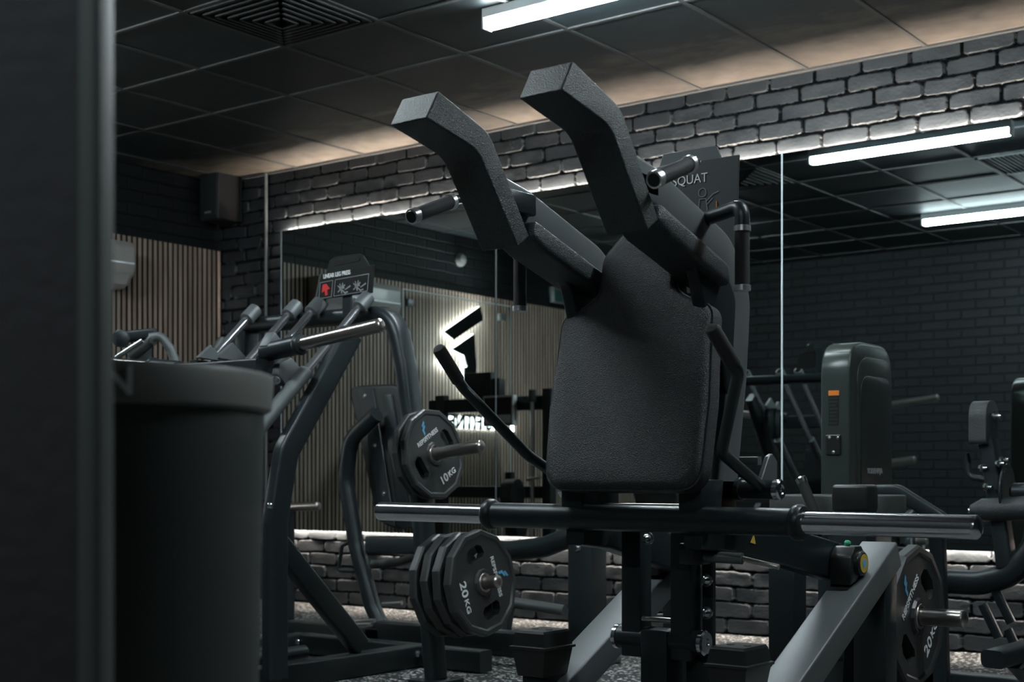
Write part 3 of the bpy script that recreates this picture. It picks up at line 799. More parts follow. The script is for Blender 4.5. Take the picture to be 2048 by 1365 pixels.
# bar with two weight sleeves
zb = .707; YB = 2.80
bm = nb(); lathe(bm, (CX-.43, YB, zb+.003), (1, 0, -.005), [(0, .0315), (.86, .0315)], 32); obj('cross_bar', bm, 'frame', sq)
sleeve(sq, (CX+.435, YB, zb-.001), (-.939, YB, zb-.0035), m='chrome')
sleeve(sq, (CX-.435, YB, zb+.004), (-2.583, YB, zb+.007), m='chrome')
for sgn in (-1, 1):
    bm = nb(); box(bm, P_(sgn*.165-.03, 2.80-.02, .70), P_(sgn*.165+.03, 2.95, .80), .004, 2); obj('pad_mount', bm, 'frame', sq)
    # lever arm from the bar back to the bearing
    bm = nb(); bar(bm, [P_(sgn*.165, 2.80, .69), P_(sgn*.175, 2.95, .675), P_(sgn*.235, 3.40, .585)], .05, .10, .1, r=.008); obj('lever_arm', bm, 'frame', sq)
    # base leg rising backwards
    bm = nb(); bar(bm, [P_(sgn*.30, 2.42, .035), P_(sgn*.30, 2.56, .05), P_(sgn*.30, 2.78, .19), P_(sgn*.295, 3.58, .60)], .10, .075, .14, r=.006)
    obj('base_leg', bm, 'plate_arm', sq)
    # bearing block on the leg
    c = P_(sgn*.285, 3.385, .585)
    bm = nb(); prism(bm, [c+V(-.03, -.05, -.055), c+V(-.03, -.045, .02), c+V(-.03, -.02, .045), c+V(-.03, .02, .045), c+V(-.03, .045, .02), c+V(-.03, .05, -.035)], (.06, 0, 0), .006, 2)
    bb = obj('bearing_block', bm, 'rubber', sq)
    bm = nb(); lathe(bm, c+V(.03, 0, 0), (1, 0, 0), [(-.001, .032), (.010, .032), (.014, .028), (.014, 0)], 28); obj('bearing_cap', bm, 'rubber', bb)
    bm = nb(); lathe(bm, c+V(.0442, 0, 0), (1, 0, 0), [(0, .024), (.0008, .024), (.0008, 0)], 28); obj('round_sticker', bm, 'yellow', bb)
    bm = nb(); lathe(bm, c+V(.0451, 0, 0), (1, 0, 0), [(0, .011), (.0008, .011), (.0008, .0)], 20); obj('sticker_centre', bm, 'blue', bb)
    if sgn > 0:
        bm = nb(); lathe(bm, c+V(0, -.005, .044), (.2, 0, 1), [(0, .007), (.008, .009), (.013, .007), (.015, 0)], 14); obj('grease_cap', bm, 'green', bb)
    # rubber stop on the front of the leg
    zt = .418; c = P_(sgn*.28-.036, 2.87, zt)
    bm = nb(); bm2 = []
    def fr(z, hw, hd): return [(c.x-hw, c.y-hd, z), (c.x+hw, c.y-hd, z), (c.x+hw, c.y+hd, z), (c.x-hw, c.y+hd, z)]
    secs = [(zt-.115, .040, .052), (zt-.048, .050, .062), (zt-.046, .056, .068), (zt-.040, .056, .068), (zt-.038, .050, .062), (zt-.006, .045, .057), (zt, .041, .053)]
    rr = [[bm.verts.new(p) for p in fr(*s)] for s in secs]
    for A, B in zip(rr[:-1], rr[1:]):
        for k in range(4): bm.faces.new((A[k], A[(k+1) % 4], B[(k+1) % 4], B[k]))
    bm.faces.new(rr[0][::-1]); bm.faces.new(rr[-1])
    st = obj('rubber_stop', bm, 'rubber', sq, smooth=20)
    for dx in (-.022, .022):
        bm = nb(); lathe(bm, c+V(dx, 0, .0008), (0, 0, 1), [(-.002, .009), (.0004, .009), (.0004, 0)], 16); obj('screw_recess', bm, 'signblack', st)
    bm = nb(); box(bm, (c.x-.035, c.y-.04, .22), (c.x+.035, c.y+.05, zt-.11), .004, 2); obj('stop_post', bm, 'frame', sq)
    # hanging link posts under the bar
    x = CX+(.052 if sgn > 0 else -.089)
    bm = nb(); box(bm, (x-.028, 2.93, .36), (x+.028, 2.985, .70), .004, 2); obj('link_post', bm, 'frame', sq)
    bm = nb(); lathe(bm, P_(sgn*.03-.018, 2.955, .405), (sgn, 0, 0), [(0, .03), (.085, .03)], 28); obj('pivot_barrel', bm, 'frame', sq)
    bm = nb(); lathe(bm, P_(sgn*.115-.018, 2.955, .405), (sgn, 0, 0), [(0, .028), (.002, .031), (.012, .031), (.016, .026), (.016, .012), (.012, .010), (.012, 0)], 28); obj('pivot_cap', bm, 'chrome', sq)
bm = nb(); lathe(bm, P_(-.06, 2.94, .455), (1, 0, 0), [(0, .007), (.09, .007)], 16); obj('link_rod', bm, 'steel', sq)
bolt(sq, P_(-.035, 2.925, .655), (0, -1, 0), .012, .02)
bm = nb(); box(bm, P_(-.055, 2.92, .02), P_(.02, 3.0, .43), .004, 2); obj('foot_post', bm, 'frame', sq)
bm = nb(); box(bm, P_(.045, 2.97, .02), P_(.115, 3.05, .38), .004, 2); obj('foot_post', bm, 'frame', sq)
bm = nb(); box(bm, P_(-.20, 2.85, 0), P_(.20, 3.10, .02), .003, 1); obj('base_plate', bm, 'frame', sq)
bm = nb(); box(bm, P_(.005, 2.90, .18), P_(.05, 2.925, .235), .003, 1); br_ = obj('foot_bracket', bm, 'frame', sq)
bolt(sq, P_(.028, 2.90, .205), (0, -1, 0), .009, .01)
# adjuster strip with bolts and gas spring
bm = nb(); box(bm, P_(.083, 2.98, .12), P_(.113, 3.0, .66), .003, 1); obj('side_strip', bm, 'frame', sq)
for z in (.555, .475): bolt(sq, P_(.098, 2.98, z-.0), (0, -1, 0), .012, .018)
bm = nb(); box(bm, P_(.095, 2.85, .60), P_(.155, 2.90, .65), .004, 2); obj('spring_mount', bm, 'frame', sq)
bm = nb(); tube(bm, [P_(.150, 2.87, .620), P_(.245, 2.885, .617)], .0135); obj('gas_spring', bm, 'plate_arm', sq)
bm = nb(); tube(bm, [P_(.245, 2.885, .617), P_(.33, 2.90, .600)], .006); obj('spring_rod', bm, 'steel', sq)
for x in (-.06, .06):
    bm = nb(); lathe(bm, P_(x-.06, 2.86, .737), (1, 0, 0), [(0, .006), (.12, .006)], 14); obj('hinge_rod', bm, 'steel', sq)
# cross members, rear post, foot of the frame
for dx in (-.295, .295):
    bm = nb(); box(bm, P_(dx-.045, 3.50, 0), P_(dx+.045, 3.58, .55), .004, 2); obj('leg_post', bm, 'frame', sq)
bm = nb(); bar(bm, [P_(-.33, 3.54, .04), P_(.33, 3.54, .04)], .08, .08, r=.006); obj('cross_member', bm, 'frame', sq)
bm = nb(); box(bm, P_(-.055, 4.05, .0), P_(.055, 4.13, .74), .004, 2); obj('rear_post', bm, 'frame', sq)
bm = nb(); box(bm, P_(-.060, 4.045, .70), P_(.060, 4.135, .785), .012, 3); obj('post_cap', bm, 'rubber', sq)
bm = nb(); bar(bm, [P_(0, 3.60, .30), P_(0, 4.1, .30)], .07, .09, r=.006); obj('spine', bm, 'frame', sq)
bm = nb(); bar(bm, [P_(0, 4.1, .04), P_(0, 3.0, .04)], .08, .08, r=.006); obj('spine', bm, 'frame', sq)
bm = nb(); bar(bm, [P_(-.36, 4.15, .04), P_(.36, 4.15, .04)], .09, .08, r=.006); obj('rear_foot', bm, 'frame', sq)
bm = nb(); prism(bm, [P_(.115, 3.70, .0), P_(.115, 4.02, .0), P_(.115, 4.0, .46), P_(.115, 3.76, .46)], (.045, 0, 0), .004, 1); hp_ = obj('horn_plate', bm, 'frame', sq)
bm = nb(); bar(bm, [P_(.0, 4.08, .38), P_(.13, 3.92, .38)], .07, .07, r=.006); obj('horn_strut', bm, 'frame', sq)
bolt(sq, atX(1683, 1257, CX+.16), (1, 0, .0), .011, .014)
bm = nb(); box(bm, P_(-.04, 3.58, .01), P_(.04, 3.66, .55), .004, 2); obj('centre_post', bm, 'frame', sq)
# instruction sign
sg = atY(1478, 318, 3.05); sl = atY(1292, 330, 3.05)
sx0, sx1 = sl.x, sg.x; sz1 = (sg.z+sl.z)/2; sz0 = sz1-.33
bm = nb(); prism(bm, [(sx0, 3.05, sz0), (sx1-.012, 3.05, sz0), (sx1, 3.05, sz1), (sx0+.012, 3.05, sz1)], (0, .006, 0), .0015, 1)
si = obj('instruction_sign', bm, 'sign', sq, smooth=0)
bm = nb(); tx0, tx1 = sx0+.03, sx0+.205
prism(bm, [(tx0, 3.052, sz1-.02), (tx1+.02, 3.052, sz1-.02), (tx1, 3.052, sz1+.028), (tx1-.01, 3.052, sz1+.032), (tx0+.02, 3.052, sz1+.032)], (0, .004, 0), .001, 1); obj('sign_tab', bm, 'plate_arm', si)
mt = frame_mtx((sx0+.115, 3.0488, sz1-.045), (1, 0, 0), (0, 0, 1))
link('sign_title', text_mesh('V-SQUAT', .033, mt, .0004, sx=.95), 'white', si)
def stick(bm, mt, pts, wd=.0016): line_on(bm, mt, pts, wd, .0005)
for k, (dx, dy) in enumerate(((.07, 0), (.165, .0))):
    mt = frame_mtx((sx0+dx, 3.0488, sz1-.145), (1, 0, 0), (0, 0, 1)); bm = nb()
    up = .012 if k else -.004
    cc = [(0+.011*math.cos(a*PI/6), .052+up+.011*math.sin(a*PI/6)) for a in range(13)]
    stick(bm, mt, cc)
    for pts in ([(-.008, .036+up), (-.014, .0), (-.004, -.028), (.014, -.028), (.016, .005), (.010, .036+up), (-.008, .036+up)],
                [(.012, .03+up), (.03, .045+up), (.046, .05+up)], [(.012, .02+up), (.03, .036+up)],
                [(-.004, -.028), (-.034, -.052), (-.03, -.07)], [(.014, -.028), (.03, -.07), (.05, -.062), (.058, -.04)], [(.0, -.03), (.012, -.055), (.01, -.075)],
                [(-.05, -.085), (.0, -.075), (.062, -.052)], [(-.02, .01), (-.022, -.03)], [(-.04, -.06), (-.052, -.035)]):
        stick(bm, mt, pts)
    obj('sign_figure', bm, 'grey_line', si, smooth=0)
bm = nb(); mt = frame_mtx((sx0+.205, 3.0488, sz1-.115), (1, 0, 0), (0, 0, 1)); stick(bm, mt, [(0, -.008), (0, .008)], .003); obj('sign_mark', bm, 'orange', si, smooth=0)
bm = nb(); bar(bm, [((sx0+sx1)/2, 3.065, sz0-.10), ((sx0+sx1)/2, 3.065, sz1-.05)], .04, .012, r=.003, up=(0, 1, 0)); obj('sign_post', bm, 'frame', sq)
bm = nb(); bar(bm, [P_(-.18, 3.02, 1.15), P_(.18, 3.02, 1.15)], .05, .06, r=.008); obj('back_cross_member', bm, 'frame', sq)
# warning label on the right lever arm
wl = atY(1511, 1081, 3.045); bm = nb()
wm = frame_mtx((CX+.2095, 3.007, .657), (.13, 1, -.2), (0, .2, 1))
poly_on(bm, wm, [(-.011, -.010), (.011, -.010), (.0, .013)], .0006); obj('warning_label', bm, 'yellow', sq, smooth=0)
# plates on the right-hand storage horn
hc = atX(1843, 1234, -1.469); 
sleeve(sq, (-1.64, hc.y, hc.z), (atY(1934, 1234, hc.y).x, hc.y, hc.z), m='steel', fl=False)
p20 = make_plate(.205, .056, '20', 'x')
g = 'black dodecagonal weight plates'
place_plate(p20, (-1.498, hc.y, hc.z), (1, 0, 0), PI/4, 'outer 20 kg plate on the low right storage horn of the squat machine', True, g)
place_plate(p20, (-1.553, hc.y, hc.z), (1, 0, 0), PI/4+.2, 'inner plate on the low right storage horn, against the squat machine frame', False, g)
# ------------------------------------------------------------------ leg press
lp = thing('leg_press', 'black angled leg press with four chrome guide rods and an instruction sign on top', 'leg press', (-4.1, 3.7, 0))
RD = Vector((0, -.336, -.313)).normalized()
for i, x in enumerate((-4.51, -4.255, -4.12, -3.85)):
    top = Vector((x, 4.11, 1.535))
    bm = nb(); tube(bm, [top, top+RD*1.75], .0165); obj('guide_rod', bm, 'rodchrome', lp)
    bm = nb(); lathe(bm, top-RD*.005, RD, [(0, .022), (.004, .030), (.075, .0315), (.078, .026), (.078, .017)], 28); c_ = obj('rod_cap', bm, 'plate_arm', lp)
    bm = nb(); lathe(bm, top-RD*.006, RD, [(0, 0), (0, .018), (.004, .027), (.006, .027)], 28); obj('cap_ring', bm, 'chrome', c_)
    # bearing housing on the rod
    h0 = top+RD*(.47 if i == 3 else .66)
    bm = nb(); lathe(bm, h0, RD, [(0, .018), (.001, .029), (.52, .029), (.521, .018)], 28); obj('bearing_housing', bm, 'plate_arm', lp)
# crossbar and the arch that turns down to the floor on the right
yc = 4.16
pa = [Vector((-4.62, yc, 1.475)), atY(690, 634, yc), atY(790, 626, yc), atY(812, 735, yc), atY(826, 850, yc), atY(848, 1060, yc)]
pe = atY(872, 1365, yc); pa.append(Vector((pe.x, yc, .02)))
bm = nb(); sweep(bm, pa, rrect(.062, .098, .026, 4), .16, (0, 1, 0), n=10); obj('arch_frame', bm, 'frame', lp, smooth=50)
bm = nb(); box(bm, (pe.x-.07, yc-.09, 0), (pe.x+.07, yc+.09, .02), .003, 1); obj('foot_plate', bm, 'frame', lp)
bm = nb(); bar(bm, [(-4.60, yc+.0, 1.47), (-3.80, yc+.0, 1.47)], .06, .055, r=.01); obj('top_crossbar', bm, 'frame', lp)
bm = nb(); bar(bm, [(-4.62, yc, 1.475), (-4.62, yc, .03)], .06, .09, r=.01); obj('side_post', bm, 'frame', lp)
yc_ = lambda a_, b_: (atX(a_, b_, -3.82).y, atX(a_, b_, -3.82).z)
for x in (-3.82, -4.54):
    bm = nb(); bar(bm, [(x, yc_(702, 668)[0], yc_(702, 668)[1]), (x, yc_(572, 905)[0], yc_(572, 905)[1]), (x, yc_(550, 1045)[0], yc_(550, 1045)[1]), (x, yc_(550, 1045)[0], .06)], .05, .095, .10, r=.01); obj('rail_beam', bm, 'frame', lp)
    bm = nb(); bar(bm, [(x-.10, 3.64, .60), (x-.10, 4.135, .12)], .055, .085, r=.01); obj('diagonal_strut', bm, 'frame', lp)
    bm = nb(); bar(bm, [(x-.10, 2.9, .048), (x-.10, 4.52, .048)], .08, .095, r=.008); obj('floor_beam', bm, 'frame', lp)
    bolt(lp, (x-.059, 4.45, .06), (1, 0, 0), .014, .012)
    bolt(lp, atX(540, 1012, x+.031) if x > -4 else (x+.031, 3.6, .7), (1, 0, 0), .010, .010)
bm = nb(); bar(bm, [(-4.63, 4.50, .05), (-3.55, 4.50, .05)], .08, .09, r=.008); obj('floor_beam', bm, 'frame', lp)
for x in (-4.08, -4.2, -4.32):
    bm = nb(); tube(bm, [(x, 3.1, .10), (x, 3.98 if x > -4.3 else 3.7, .10)], .03); obj('foot_tube', bm, 'frame', lp)
# carriage: cross tube, gusset plates and the loading horn
HY = 3.63
bm = nb(); lathe(bm, (-3.93, HY, 1.282), (1, 0, .1), [(0, .036), (.19, .036)], 28); obj('horn_tube', bm, 'frame', lp)
hb, ht_ = Vector((-3.735, HY, 1.302)), Vector((-3.33, HY, 1.347))
sleeve(lp, hb, ht_, fl=True)
bm = nb(); lathe(bm, (-4.43, HY, 1.24), (-1, 0, .1), [(0, .036), (.16, .036)], 28); obj('horn_tube', bm, 'frame', lp)
sleeve(lp, (-4.6, HY, 1.26), (-5.0, HY, 1.30))
for pl, x in (([(560, 727), (584, 715), (607, 741), (591, 767), (574, 773), (556, 750)], -3.865), ([(534, 692), (550, 663), (568, 686), (556, 708)], -3.88), ([(545, 712), (560, 700), (570, 740), (556, 752)], -3.90)):
    bm = nb(); prism(bm, [atX(a_, b_, x) for a_, b_ in pl], (-.05, 0, 0), .006, 2); obj('carriage_plate', bm, 'plate_arm', lp)
bm = nb(); bar(bm, [(-3.9, HY-.03, 1.21), (-4.45, HY-.03, 1.21)], .09, .09, r=.01); obj('carriage_beam', bm, 'frame', lp)
bm = nb(); box(bm, (-4.5, 3.15, .60), (-3.86, 3.21, 1.02), .01, 2, ); obj('foot_plate', bm, 'frame', lp)
for (a, b, c, e) in (((395, 716), (423, 690), (441, 712), (434, 722)), ((432, 716), (466, 685), (494, 716), (486, 726))):
    bm = nb(); prism(bm, [atX(*q, -4.42) for q in (a, b, c, e)], (-.018, 0, 0), .003, 1); obj('gusset_plate', bm, 'plate_arm', lp)
    bm = nb(); p = atX((a[0]+b[0])/2, 712, -4.45); box(bm, p+V(-.03, -.06, -.22), p+V(.01, .02, -.02), .01, 2); obj('gusset_block', bm, 'frame', lp)
bolt(lp, atX(551, 762, -3.86), (1, -.5, 0), .017, .02, 'end_plug')
# instruction sign of the leg press
SY = 4.10
def sp(x, y): return atY(x, y, SY)
bm = nb(); prism(bm, [sp(631, 600), sp(638, 549), sp(748, 529), sp(744, 586)], (0, .008, 0), .002, 1); si = obj('instruction_sign', bm, 'signblack', lp, smooth=0)
bm = nb(); prism(bm, [sp(650, 549), sp(658, 522), sp(668, 514), sp(718, 507), sp(726, 511), sp(739, 533)], (0, .010, 0), .003, 1); tb = obj('sign_handle', bm, 'shroud_dark', si)
bm = nb(); prism(bm, [V(*q)-V(0, .002, 0) for q in (sp(666, 530), sp(670, 521), sp(716, 513), sp(721, 518), sp(718, 523), sp(668, 533))], (0, .003, 0), .001, 1); obj('handle_slot', bm, 'signblack', tb, smooth=0)
p0, p1 = sp(642, 555), sp(706, 544); mt = frame_mtx((p0+p1)/2-V(0, .001, 0), p1-p0, (0, 0, 1))
link('sign_title', text_mesh('LINEAR LEG PRESS', .0245, mt, .0005, True, sx=.78), 'white', si)
def rrline(bm, pts, wd): 
    for a, b in zip(pts, pts[1:]+pts[:1]):
        d = (b-a); n = Vector((-d.z, 0, d.x)).normalized()*wd/2
        prism(bm, [a+n, a-n, b-n, b+n], (0, -.0008, 0))
bm = nb(); off = V(0, -.0008, 0)
rrline(bm, [sp(*q)+off for q in ((641, 566), (666, 561), (663, 594), (638, 598))], .0022)
rrline(bm, [sp(*q)+off for q in ((671, 560), (738, 548), (735, 582), (668, 593))], .0022); rrline(bm, [sp(*q)+off for q in ((640, 550), (642, 549), (634, 592), (632, 593))], .001)
obj('sign_frame', bm, 'grey_line', si, smooth=0)
bm = nb()
for pl in ([(646, 570), (653, 568), (660, 578), (655, 580), (656, 590), (651, 592), (650, 582), (644, 586)],): prism(bm, [sp(*q)+off for q in pl], (0, -.001, 0))
obj('muscle_figure', bm, 'red', si, smooth=0)
for dx in (0, 31):
    bm = nb()
    for pts in ([(676, 585), (690, 570)], [(676, 572), (692, 588)], [(680, 568), (684, 587)], [(686, 566), (683, 580)], [(690, 580), (701, 572)], [(688, 586), (696, 584)], [(679, 578), (689, 576)]):
        a, b = [sp(x+dx, y-dx*.16) + off for x, y in pts]; d = b-a; n = Vector((-d.z, 0, d.x)).normalized()*(.003)
        prism(bm, [a+n*.6, a-n*.6, b-n, b+n], (0, -.0008, 0))
    obj('exercise_figure', bm, 'grey_line', si, smooth=0)
bm = nb(); p = sp(690, 600); box(bm, (p.x-.025, SY+.008, 1.46), (p.x+.025, SY+.02, p.z+.15), .003, 1); obj('sign_post', bm, 'frame', lp)
# storage horns and their plates
def arch_x(z):
    q = sorted([(p.z, p.x) for p in pa[2:]])
    for (z0, x0), (z1, x1) in zip(q[:-1], q[1:]):
        if z0 <= z <= z1: return x0+(x1-x0)*(z-z0)/(z1-z0)
    return q[0][1]
h1 = atY(873, 908, yc-.01); t1 = atY(966, 893, yc-.01)
n1 = (t1-h1).normalized()
s0 = h1-n1*(h1.x-arch_x(h1.z)-.03)
sleeve(lp, s0, t1, fl=False)
h2 = atY(972, 1166, yc-.01); t2 = atY(1000, 1164, yc-.01); n2 = (t2-h2).normalized()
s2 = h2-n2*(h2.x-arch_x(h2.z)-.03)
sleeve(lp, s2, t2, fl=False)
p10 = make_plate(.181, .040, '10', 'x')
g = 'black dodecagonal weight plates'
place_plate(p10, h1-n1*.022, n1, .5, 'outer 10 kg plate on the upper horn of the leg press arch', True, g)
place_plate(p10, h1-n1*.065, n1, .75, 'inner plate behind the 10 kg plate on the upper horn of the leg press arch', False, g)
labs = ['front 20 kg plate of the stack on the low horn of the leg press arch', 'second plate from the front on the low horn of the leg press arch',
        'third plate from the front on the low horn of the leg press arch', 'rearmost plate on the low horn of the leg press arch, next to the frame']
for k in range(4): place_plate(p20, h2-n2*(.030+.058*k), n2, -1.33+(0, .26, -.1, .2)[k], labs[k], False, g)

# ------------------------------------------------------------------ chest press behind the leg press
Y5 = 5.0
cp = thing('chest_press', 'black chest press machine with a curved frame standing between the leg press and the mirror', 'chest press', (-3.9, 5.1, 0))
T5 = lambda L_, Y=Y5: [atY(x, y, Y) for x, y in L_]
q = T5([(753, 829), (700, 880), (692, 965), (712, 1090), (745, 1215)]); q.append(Vector((q[-1].x+.09, Y5, .04)))
bm = nb(); tube(bm, q, .040, .15, fn=10); obj('curved_frame', bm, 'frame', cp)
bm = nb(); bar(bm, [(q[-1].x-.1, Y5, .04), (-3.3, Y5, .04)], .08, .08, r=.008); obj('floor_beam', bm, 'frame', cp)
bm = nb(); prism(bm, T5([(698, 790), (701, 775), (720, 771), (785, 768), (800, 775), (835, 1000), (838, 1040), (826, 1058), (790, 1060), (765, 1050), (748, 1025)], Y5+.08), (0, .09, 0), .02, 4)
bk_ = obj('back_pad', bm, 'rubber_dark', cp, smooth=50)
bm = nb(); prism(bm, T5([(716, 778), (745, 776), (790, 1055), (762, 1045)], Y5+.07), (0, .012, 0), .004, 1); obj('pad_channel', bm, 'frame', bk_)
bm = nb(); prism(bm, T5([(760, 790), (782, 788), (822, 1056), (798, 1056)], Y5+.065), (0, .02, 0), .008, 2); obj('pad_channel', bm, 'frame', bk_)
for x, y in ((730, 793), (749, 892), (768, 988)): bolt(bk_, atY(x, y, Y5+.068), (0, -1, 0), .009, .008)
bm = nb(); bar(bm, T5([(740, 1090), (872, 1092), (960, 1092)], Y5), .07, .085, r=.012); obj('seat_beam', bm, 'frame', cp)
bm = nb(); tube(bm, T5([(930, 1085), (1010, 1104), (1090, 1095), (1172, 1062)], Y5-.02), .046, .25, fn=10); obj('curved_arm', bm, 'frame', cp)
c = atY(1172, 1350, Y5)
bm = nb(); box(bm, (c.x-.062, Y5-.05, .02), (c.x+.062, Y5+.07, atY(1172, 1075, Y5).z), .006, 2); obj('column', bm, 'frame', cp)
bm = nb(); box(bm, (c.x-.11, Y5-.10, 0), (c.x+.11, Y5+.12, .035), .012, 2); obj('column_foot', bm, 'plate_arm', cp)
bolt(cp, atY(1155, 1097, Y5-.052), (0, -1, 0), .014, .014)
bm = nb(); tube(bm, T5([(700, 1084), (684, 1092), (677, 1142), (716, 1143)], Y5-.02), .010, .02); obj('handle_loop', bm, 'frame', cp)
bm = nb(); tube(bm, T5([(745, 1130), (800, 1125), (850, 1108)], Y5+.1), .022, .03); obj('lever', bm, 'plate_arm', cp)
bm = nb(); tube(bm, T5([(1020, 1205), (1130, 1222)], 5.15), .025); obj('foot_roller', bm, 'plate_arm', cp)
bm = nb(); bar(bm, [atY(1020, 1205, 5.15), (atY(1020, 1205, 5.15).x, 5.1, .05)], .04, .05); obj('roller_post', bm, 'frame', cp)
bm = nb(); bar(bm, [(-4.35, 4.75, .10), (-3.55, 4.75, .10)], .08, .10, r=.01); obj('pedal', bm, 'frame', cp)
for x, y in ((716, 1250), (722, 1243), (780, 1252), (775, 1208)):
    bm = nb(); p = atY(x, y, 4.75); lathe(bm, p, (1, 0, .1), [(-.03, .0), (-.03, .010), (.09, .010), (.09, 0)], 14); obj('adjuster_pin', bm, 'zinc', cp)
bm = nb(); sleeve(cp, atY(575, 1015, 5.0), atY(639, 1013, 5.0), r=.022, fl=False)
bm.free(); bm = nb(); bar(bm, [atY(575, 1015, 5.0), (atY(575, 1015, 5.0).x, 5.0, .05)], .05, .06); obj('horn_post', bm, 'frame', cp)
bm = nb(); bar(bm, [(atY(575, 1015, 5.0).x-.03, 5.0, .04), (-4.4, 5.0, .04)], .08, .08, r=.008); obj('floor_beam', bm, 'frame', cp)

# ------------------------------------------------------------------ selectorised machine with weight tower, in front of the right mirror pane
TY = 5.0
c0, c1 = atY(1650, 690, TY), atY(1700, 690, TY); ytop = c1.z
y1 = atX(1785, 760, c1.x).y
tw = thing('weight_tower_machine', 'pin-loaded machine with a tall green-grey rounded weight tower and a padded seat', 'gym machine', ((c0.x+c1.x)/2, 5.1, 0))
def rtop(x0, x1, ya, yb, z0, z1, rad, bev, name, m, par):
    pts = smooth_outline([((ya, z0), 0), ((yb, z0), 0), ((yb, z1), rad), ((ya, z1), rad)], 8)
    bm = nb(); prism(bm, [(x0, y, z) for y, z in pts], (x1-x0, 0, 0), bev, 3); return obj(name, bm, m, par, smooth=40)
sh = rtop(c0.x-.02, c1.x, TY, y1, .02, ytop+.02, .13, .018, 'tower_shroud', 'shroud', tw)
rtop(c1.x-.004, c1.x+.006, TY+.06, y1-.02, .30, ytop-.035, .10, .004, 'shroud_rim', 'shroud', sh)
rtop(c1.x+.002, c1.x+.010, TY+.085, y1-.04, .33, ytop-.11, .07, .003, 'shroud_panel', 'shroud_dark', sh)
p = atX(1750, 943, c1.x+.0105); mt = frame_mtx(p, (0, 1, 0), (0, 0, 1))
link('maker_mark', text_mesh('YODENFIJA', .030, mt, .0005, True, sx=1.0), 'grey_line', sh)
a, b = atY(1657, 782, TY-.001), atY(1678, 791, TY-.001)
bm = nb(); box(bm, (a.x, TY-.0015, b.z), (b.x, TY+.001, a.z)); obj('orange_label', bm, 'orange', sh, smooth=0)
bm = nb(); a2, b2 = atY(1657, 792, TY-.001), atY(1678, 852, TY-.001); box(bm, (a2.x, TY-.001, b2.z), (b2.x, TY+.001, a2.z)); lb = obj('instruction_label', bm, 'signblack', sh, smooth=0)
bm = nb()
for k in range(8): zz = a2.z-(a2.z-b2.z)*(k+.7)/8.5; box(bm, (a2.x+.005, TY-.0018, zz-.002), (b2.x-.005-.004*(k % 3), TY, zz+.002))
obj('label_text', bm, 'shroud', lb, smooth=0)
a, b = atY(1653, 871, TY), atY(1682, 910, TY)
bm = nb(); box(bm, (a.x, TY-.008, b.z), (b.x, TY+.002, a.z), .002, 1); pl_ = obj('cover_plate', bm, 'signblack', sh)
for x, y in ((1659, 876), (1676, 876), (1667, 905)): bolt(pl_, atY(x, y, TY-.008), (0, -1, 0), .005, .004)
# seat, frame, grip
sY = 4.62; a, b = atY(1562, 1010, sY), atY(1790, 1010, sY); zs = atY(1640, 990, sY).z
out = smooth_outline([((a.x, sY-.16), .10), ((b.x, sY-.10), .08), ((b.x, sY+.16), .08), ((a.x, sY+.2), .10)], 8)
bm = nb(); prism(bm, [(x, y, zs-.065) for x, y in out], (0, 0, .065), .02, 4); obj('seat', bm, 'seat', tw, smooth=50)
bm = nb(); prism(bm, [(x*.0+(a.x+b.x)/2+(x-(a.x+b.x)/2)*.9, sY+(y-sY)*.85, zs-.085) for x, y in out], (0, 0, .022), .003, 1); obj('seat_board', bm, 'frame', tw)
bm = nb(); box(bm, ((a.x+b.x)/2-.05, sY-.05, .0), ((a.x+b.x)/2+.05, sY+.05, zs-.08), .006, 2); obj('seat_post', bm, 'frame', tw)
bm = nb(); bar(bm, [(c1.x-.05, TY+.1, .05), ((a.x+b.x)/2, sY, .05), ((a.x+b.x)/2+.45, sY, .05)], .08, .09, r=.008); obj('floor_beam', bm, 'frame', tw)
bm = nb(); bar(bm, [atY(1700, 985, 4.86), atY(1795, 983, 4.86), atY(1885, 1040, 4.86)], .04, .05, .05, r=.01); obj('seat_rail', bm, 'frame', tw)
p = atY(1885, 1040, 4.86); bm = nb(); bar(bm, [p+V(-.02, 0, .01), (p.x, p.y, .02)], .05, .05, r=.008); obj('rail_post', bm, 'frame', tw)
bm = nb(); tube(bm, T5([(1603, 962), (1628, 1022), (1640, 1070)], 4.42), .018, n=16); gr = obj('grip', bm, 'foam', tw)
d_ = (atY(1603, 962, 4.42)-atY(1628, 1022, 4.42)).normalized(); bm = nb(); lathe(bm, atY(1603, 962, 4.42)-d_*.01, d_, [(0, .019), (.018, .020), (.022, .016), (.022, 0)], 20); obj('grip_cap', bm, 'chrome', gr)
p = atY(1640, 1070, 4.42); bm = nb(); bar(bm, [p, (p.x+.02, 4.5, .5), ((a.x+b.x)/2, sY, .45)], .035, .035, .05); obj('grip_arm', bm, 'frame', tw)

# ------------------------------------------------------------------ leg curl machine at the right edge
KY = 5.15
lc = thing('leg_curl_machine', 'black leg curl machine with round foam pads at the right edge of the view', 'gym machine', (-1.85, 5.15, 0))
K = lambda x, y, Y=KY: atY(x, y, Y)
c = K(1950, 845); 
bm = nb(); pts = smooth_outline([((KY-.072, c.z-.085), .02), ((KY+.072, c.z-.085), .02), ((KY+.072, c.z+.078), .07), ((KY-.072, c.z+.078), .07)], 8)
xr = K(1974, 845).x; prism(bm, [(c.x, y, z) for y, z in pts], (xr-c.x+.02, 0, 0), .014, 3); obj('shin_pad', bm, 'leather', lc, smooth=50)
bm = nb(); box(bm, (xr+.018, KY-.03, c.z-.09), (xr+.026, KY+.04, c.z+.03), .002, 1); obj('pad_bracket', bm, 'frame', lc)
bolt(lc, (xr+.026, KY, c.z+.02), (1, 0, 0), .013, .025)
